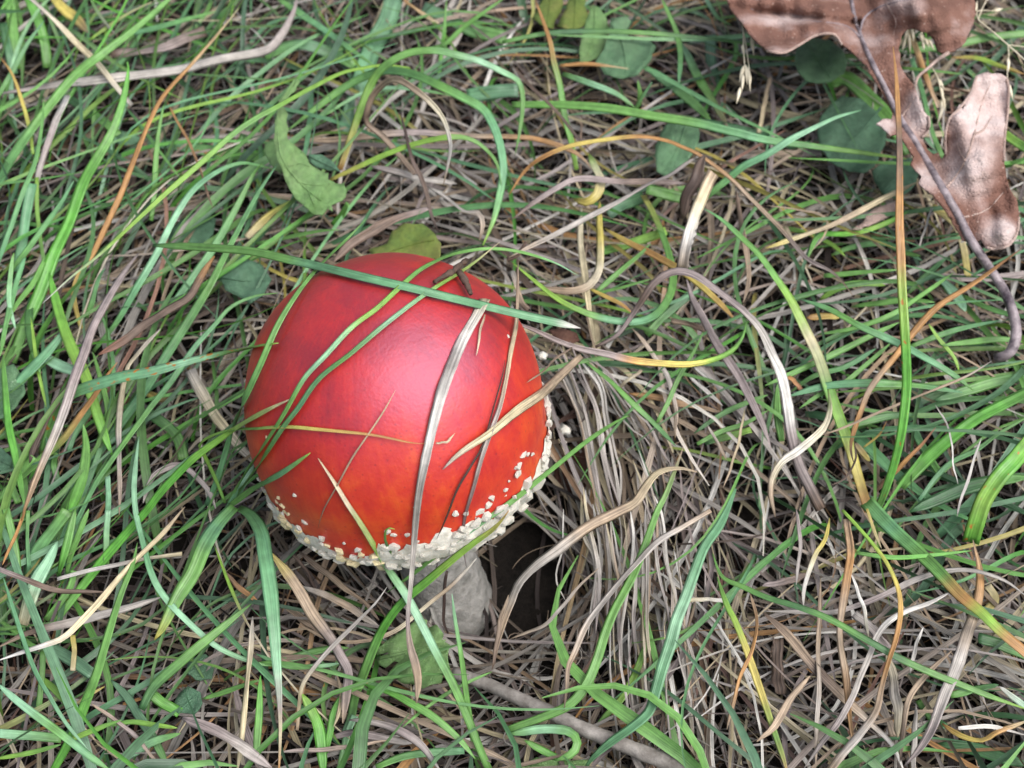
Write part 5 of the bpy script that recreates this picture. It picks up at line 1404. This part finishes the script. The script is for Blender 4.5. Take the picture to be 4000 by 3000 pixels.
def head_green(fx, fy, r):
    th = r.uniform(0, 2 * math.pi, fx.shape)
    th = np.where((fx < 560) & (r.random(fx.shape) < 0.85), math.radians(64) + r.normal(0, 0.28, fx.shape), th)
    th = np.where((fx > 1560) & (fy > 400) & (r.random(fx.shape) < 0.7), np.where(r.random(fx.shape) < 0.5, math.radians(15), math.radians(195)) + r.normal(0, 0.45, fx.shape), th)
    th = np.where((fy < 380) & (fx > 480) & (r.random(fx.shape) < 0.55), np.where(r.random(fx.shape) < 0.5, math.radians(-12), math.radians(168)) + r.normal(0, 0.5, fx.shape), th)
    return th

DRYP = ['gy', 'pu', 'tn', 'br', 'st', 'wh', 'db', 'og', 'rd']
one = lambda fx, fy: np.ones(fx.shape)
strands(4000, 12, (45, 130), (0.25, 1.0), (0, 6), 10, 0.35, head_dry, DRYP, [3, 4, 2, 6, 0.7, 0.2, 6, 0.5, 1], one, 1, 'dead_grass_litter', M_DRY, 'deep layer of dead grass litter over the soil', tone=(0.2, 0.7))  # decayed litter, toned down further to put shade into the gaps
strands(4700, 14, (55, 150), (0.3, 1.5), (3, 15), 20, 0.45, head_dry, DRYP, [6, 4, 5, 1.5, 4, 1.8, 0.4, 1.0, 0.4], lambda x, y: 1 - 0.72 * region_green(x, y), 2, 'dead_grass_thatch', M_DRY, 'loose grey and tan dead grass matted over the litter')
strands(900, 14, (45, 100), (0.6, 1.7), (0, 6), 16, 0.45, head_green, ['g', 'bg', 'dg', 'Gb', 'dl', 'yg', 'ye'], [5, 3, 5, 2, 3, 1, 0.5], region_green, 3, 'low_green_grass', M_GREEN, 'short green grass growing through the dead litter', True, 0.16, tone=(0.5, 1.05))
strands(800, 16, (70, 130), (0.6, 1.6), (0, 6), 22, 0.4, head_green, ['g', 'bg', 'Gb', 'dl', 'yg', 'pl'], [5, 4, 3, 2, 1.2, 1], lambda x, y: region_green(x, y) ** 1.5 * np.where(x < 520, 1, np.where(((x > 1600) & (y < 1200)) | (y < 300), 0.55, 0.2)), 4, 'tall_green_grass', M_GREEN, 'taller green grass blades between the dead stems', True, 0.16)
# thin root hairs and threads in the hollow
strands(2200, 9, (8, 30), (0.14, 0.34), (0, 14), 20, 1.2, head_dry, ['gy', 'br', 'tn', 'pu'], [3, 3, 2, 2], lambda x, y: np.where((x > 1020) & (x < 1330) & (y > 1080) & (y < 1560), 1.0, 0.05), 5, 'root_threads', M_DRY, 'fine pale root threads in the dark hollow', False, 0.1,
        (FOOT[0] - 0.05, FOOT[0] + 0.09, FOOT[1] - 0.07, FOOT[1] + 0.07))
# the lawn goes on around
for k, (a, b, c, d) in enumerate(((X0 - 0.35, X0, Y0 - 0.3, Y1 + 0.45), (X1, X1 + 0.35, Y0 - 0.3, Y1 + 0.45), (X0, X1, Y1, Y1 + 0.45), (X0, X1, Y0 - 0.3, Y0))):
    ar = (b - a) * (d - c) / 0.2
    strands(int(5200 * ar), 8, (40, 110), (1.2, 3), (0, 12), 16, 0.6, lambda x, y, r: r.uniform(0, 6.28, x.shape), DRYP, [5, 5, 4, 4, 2, 0.5, 1, 1, 1], one, 10 + k, 'dead_grass_litter', M_DRY, 'dead grass litter of the lawn around', False, 0.14, (a, b, c, d))
    strands(int(1800 * ar), 9, (40, 100), (1.2, 3), (0, 6), 28, 0.6, lambda x, y, r: r.uniform(0, 6.28, x.shape), ['g', 'bg', 'dg', 'Gb', 'dl'], [5, 3, 4, 2, 3], one, 20 + k, 'lawn_grass', M_GREEN, 'green grass of the lawn around', True, 0.16, (a, b, c, d))
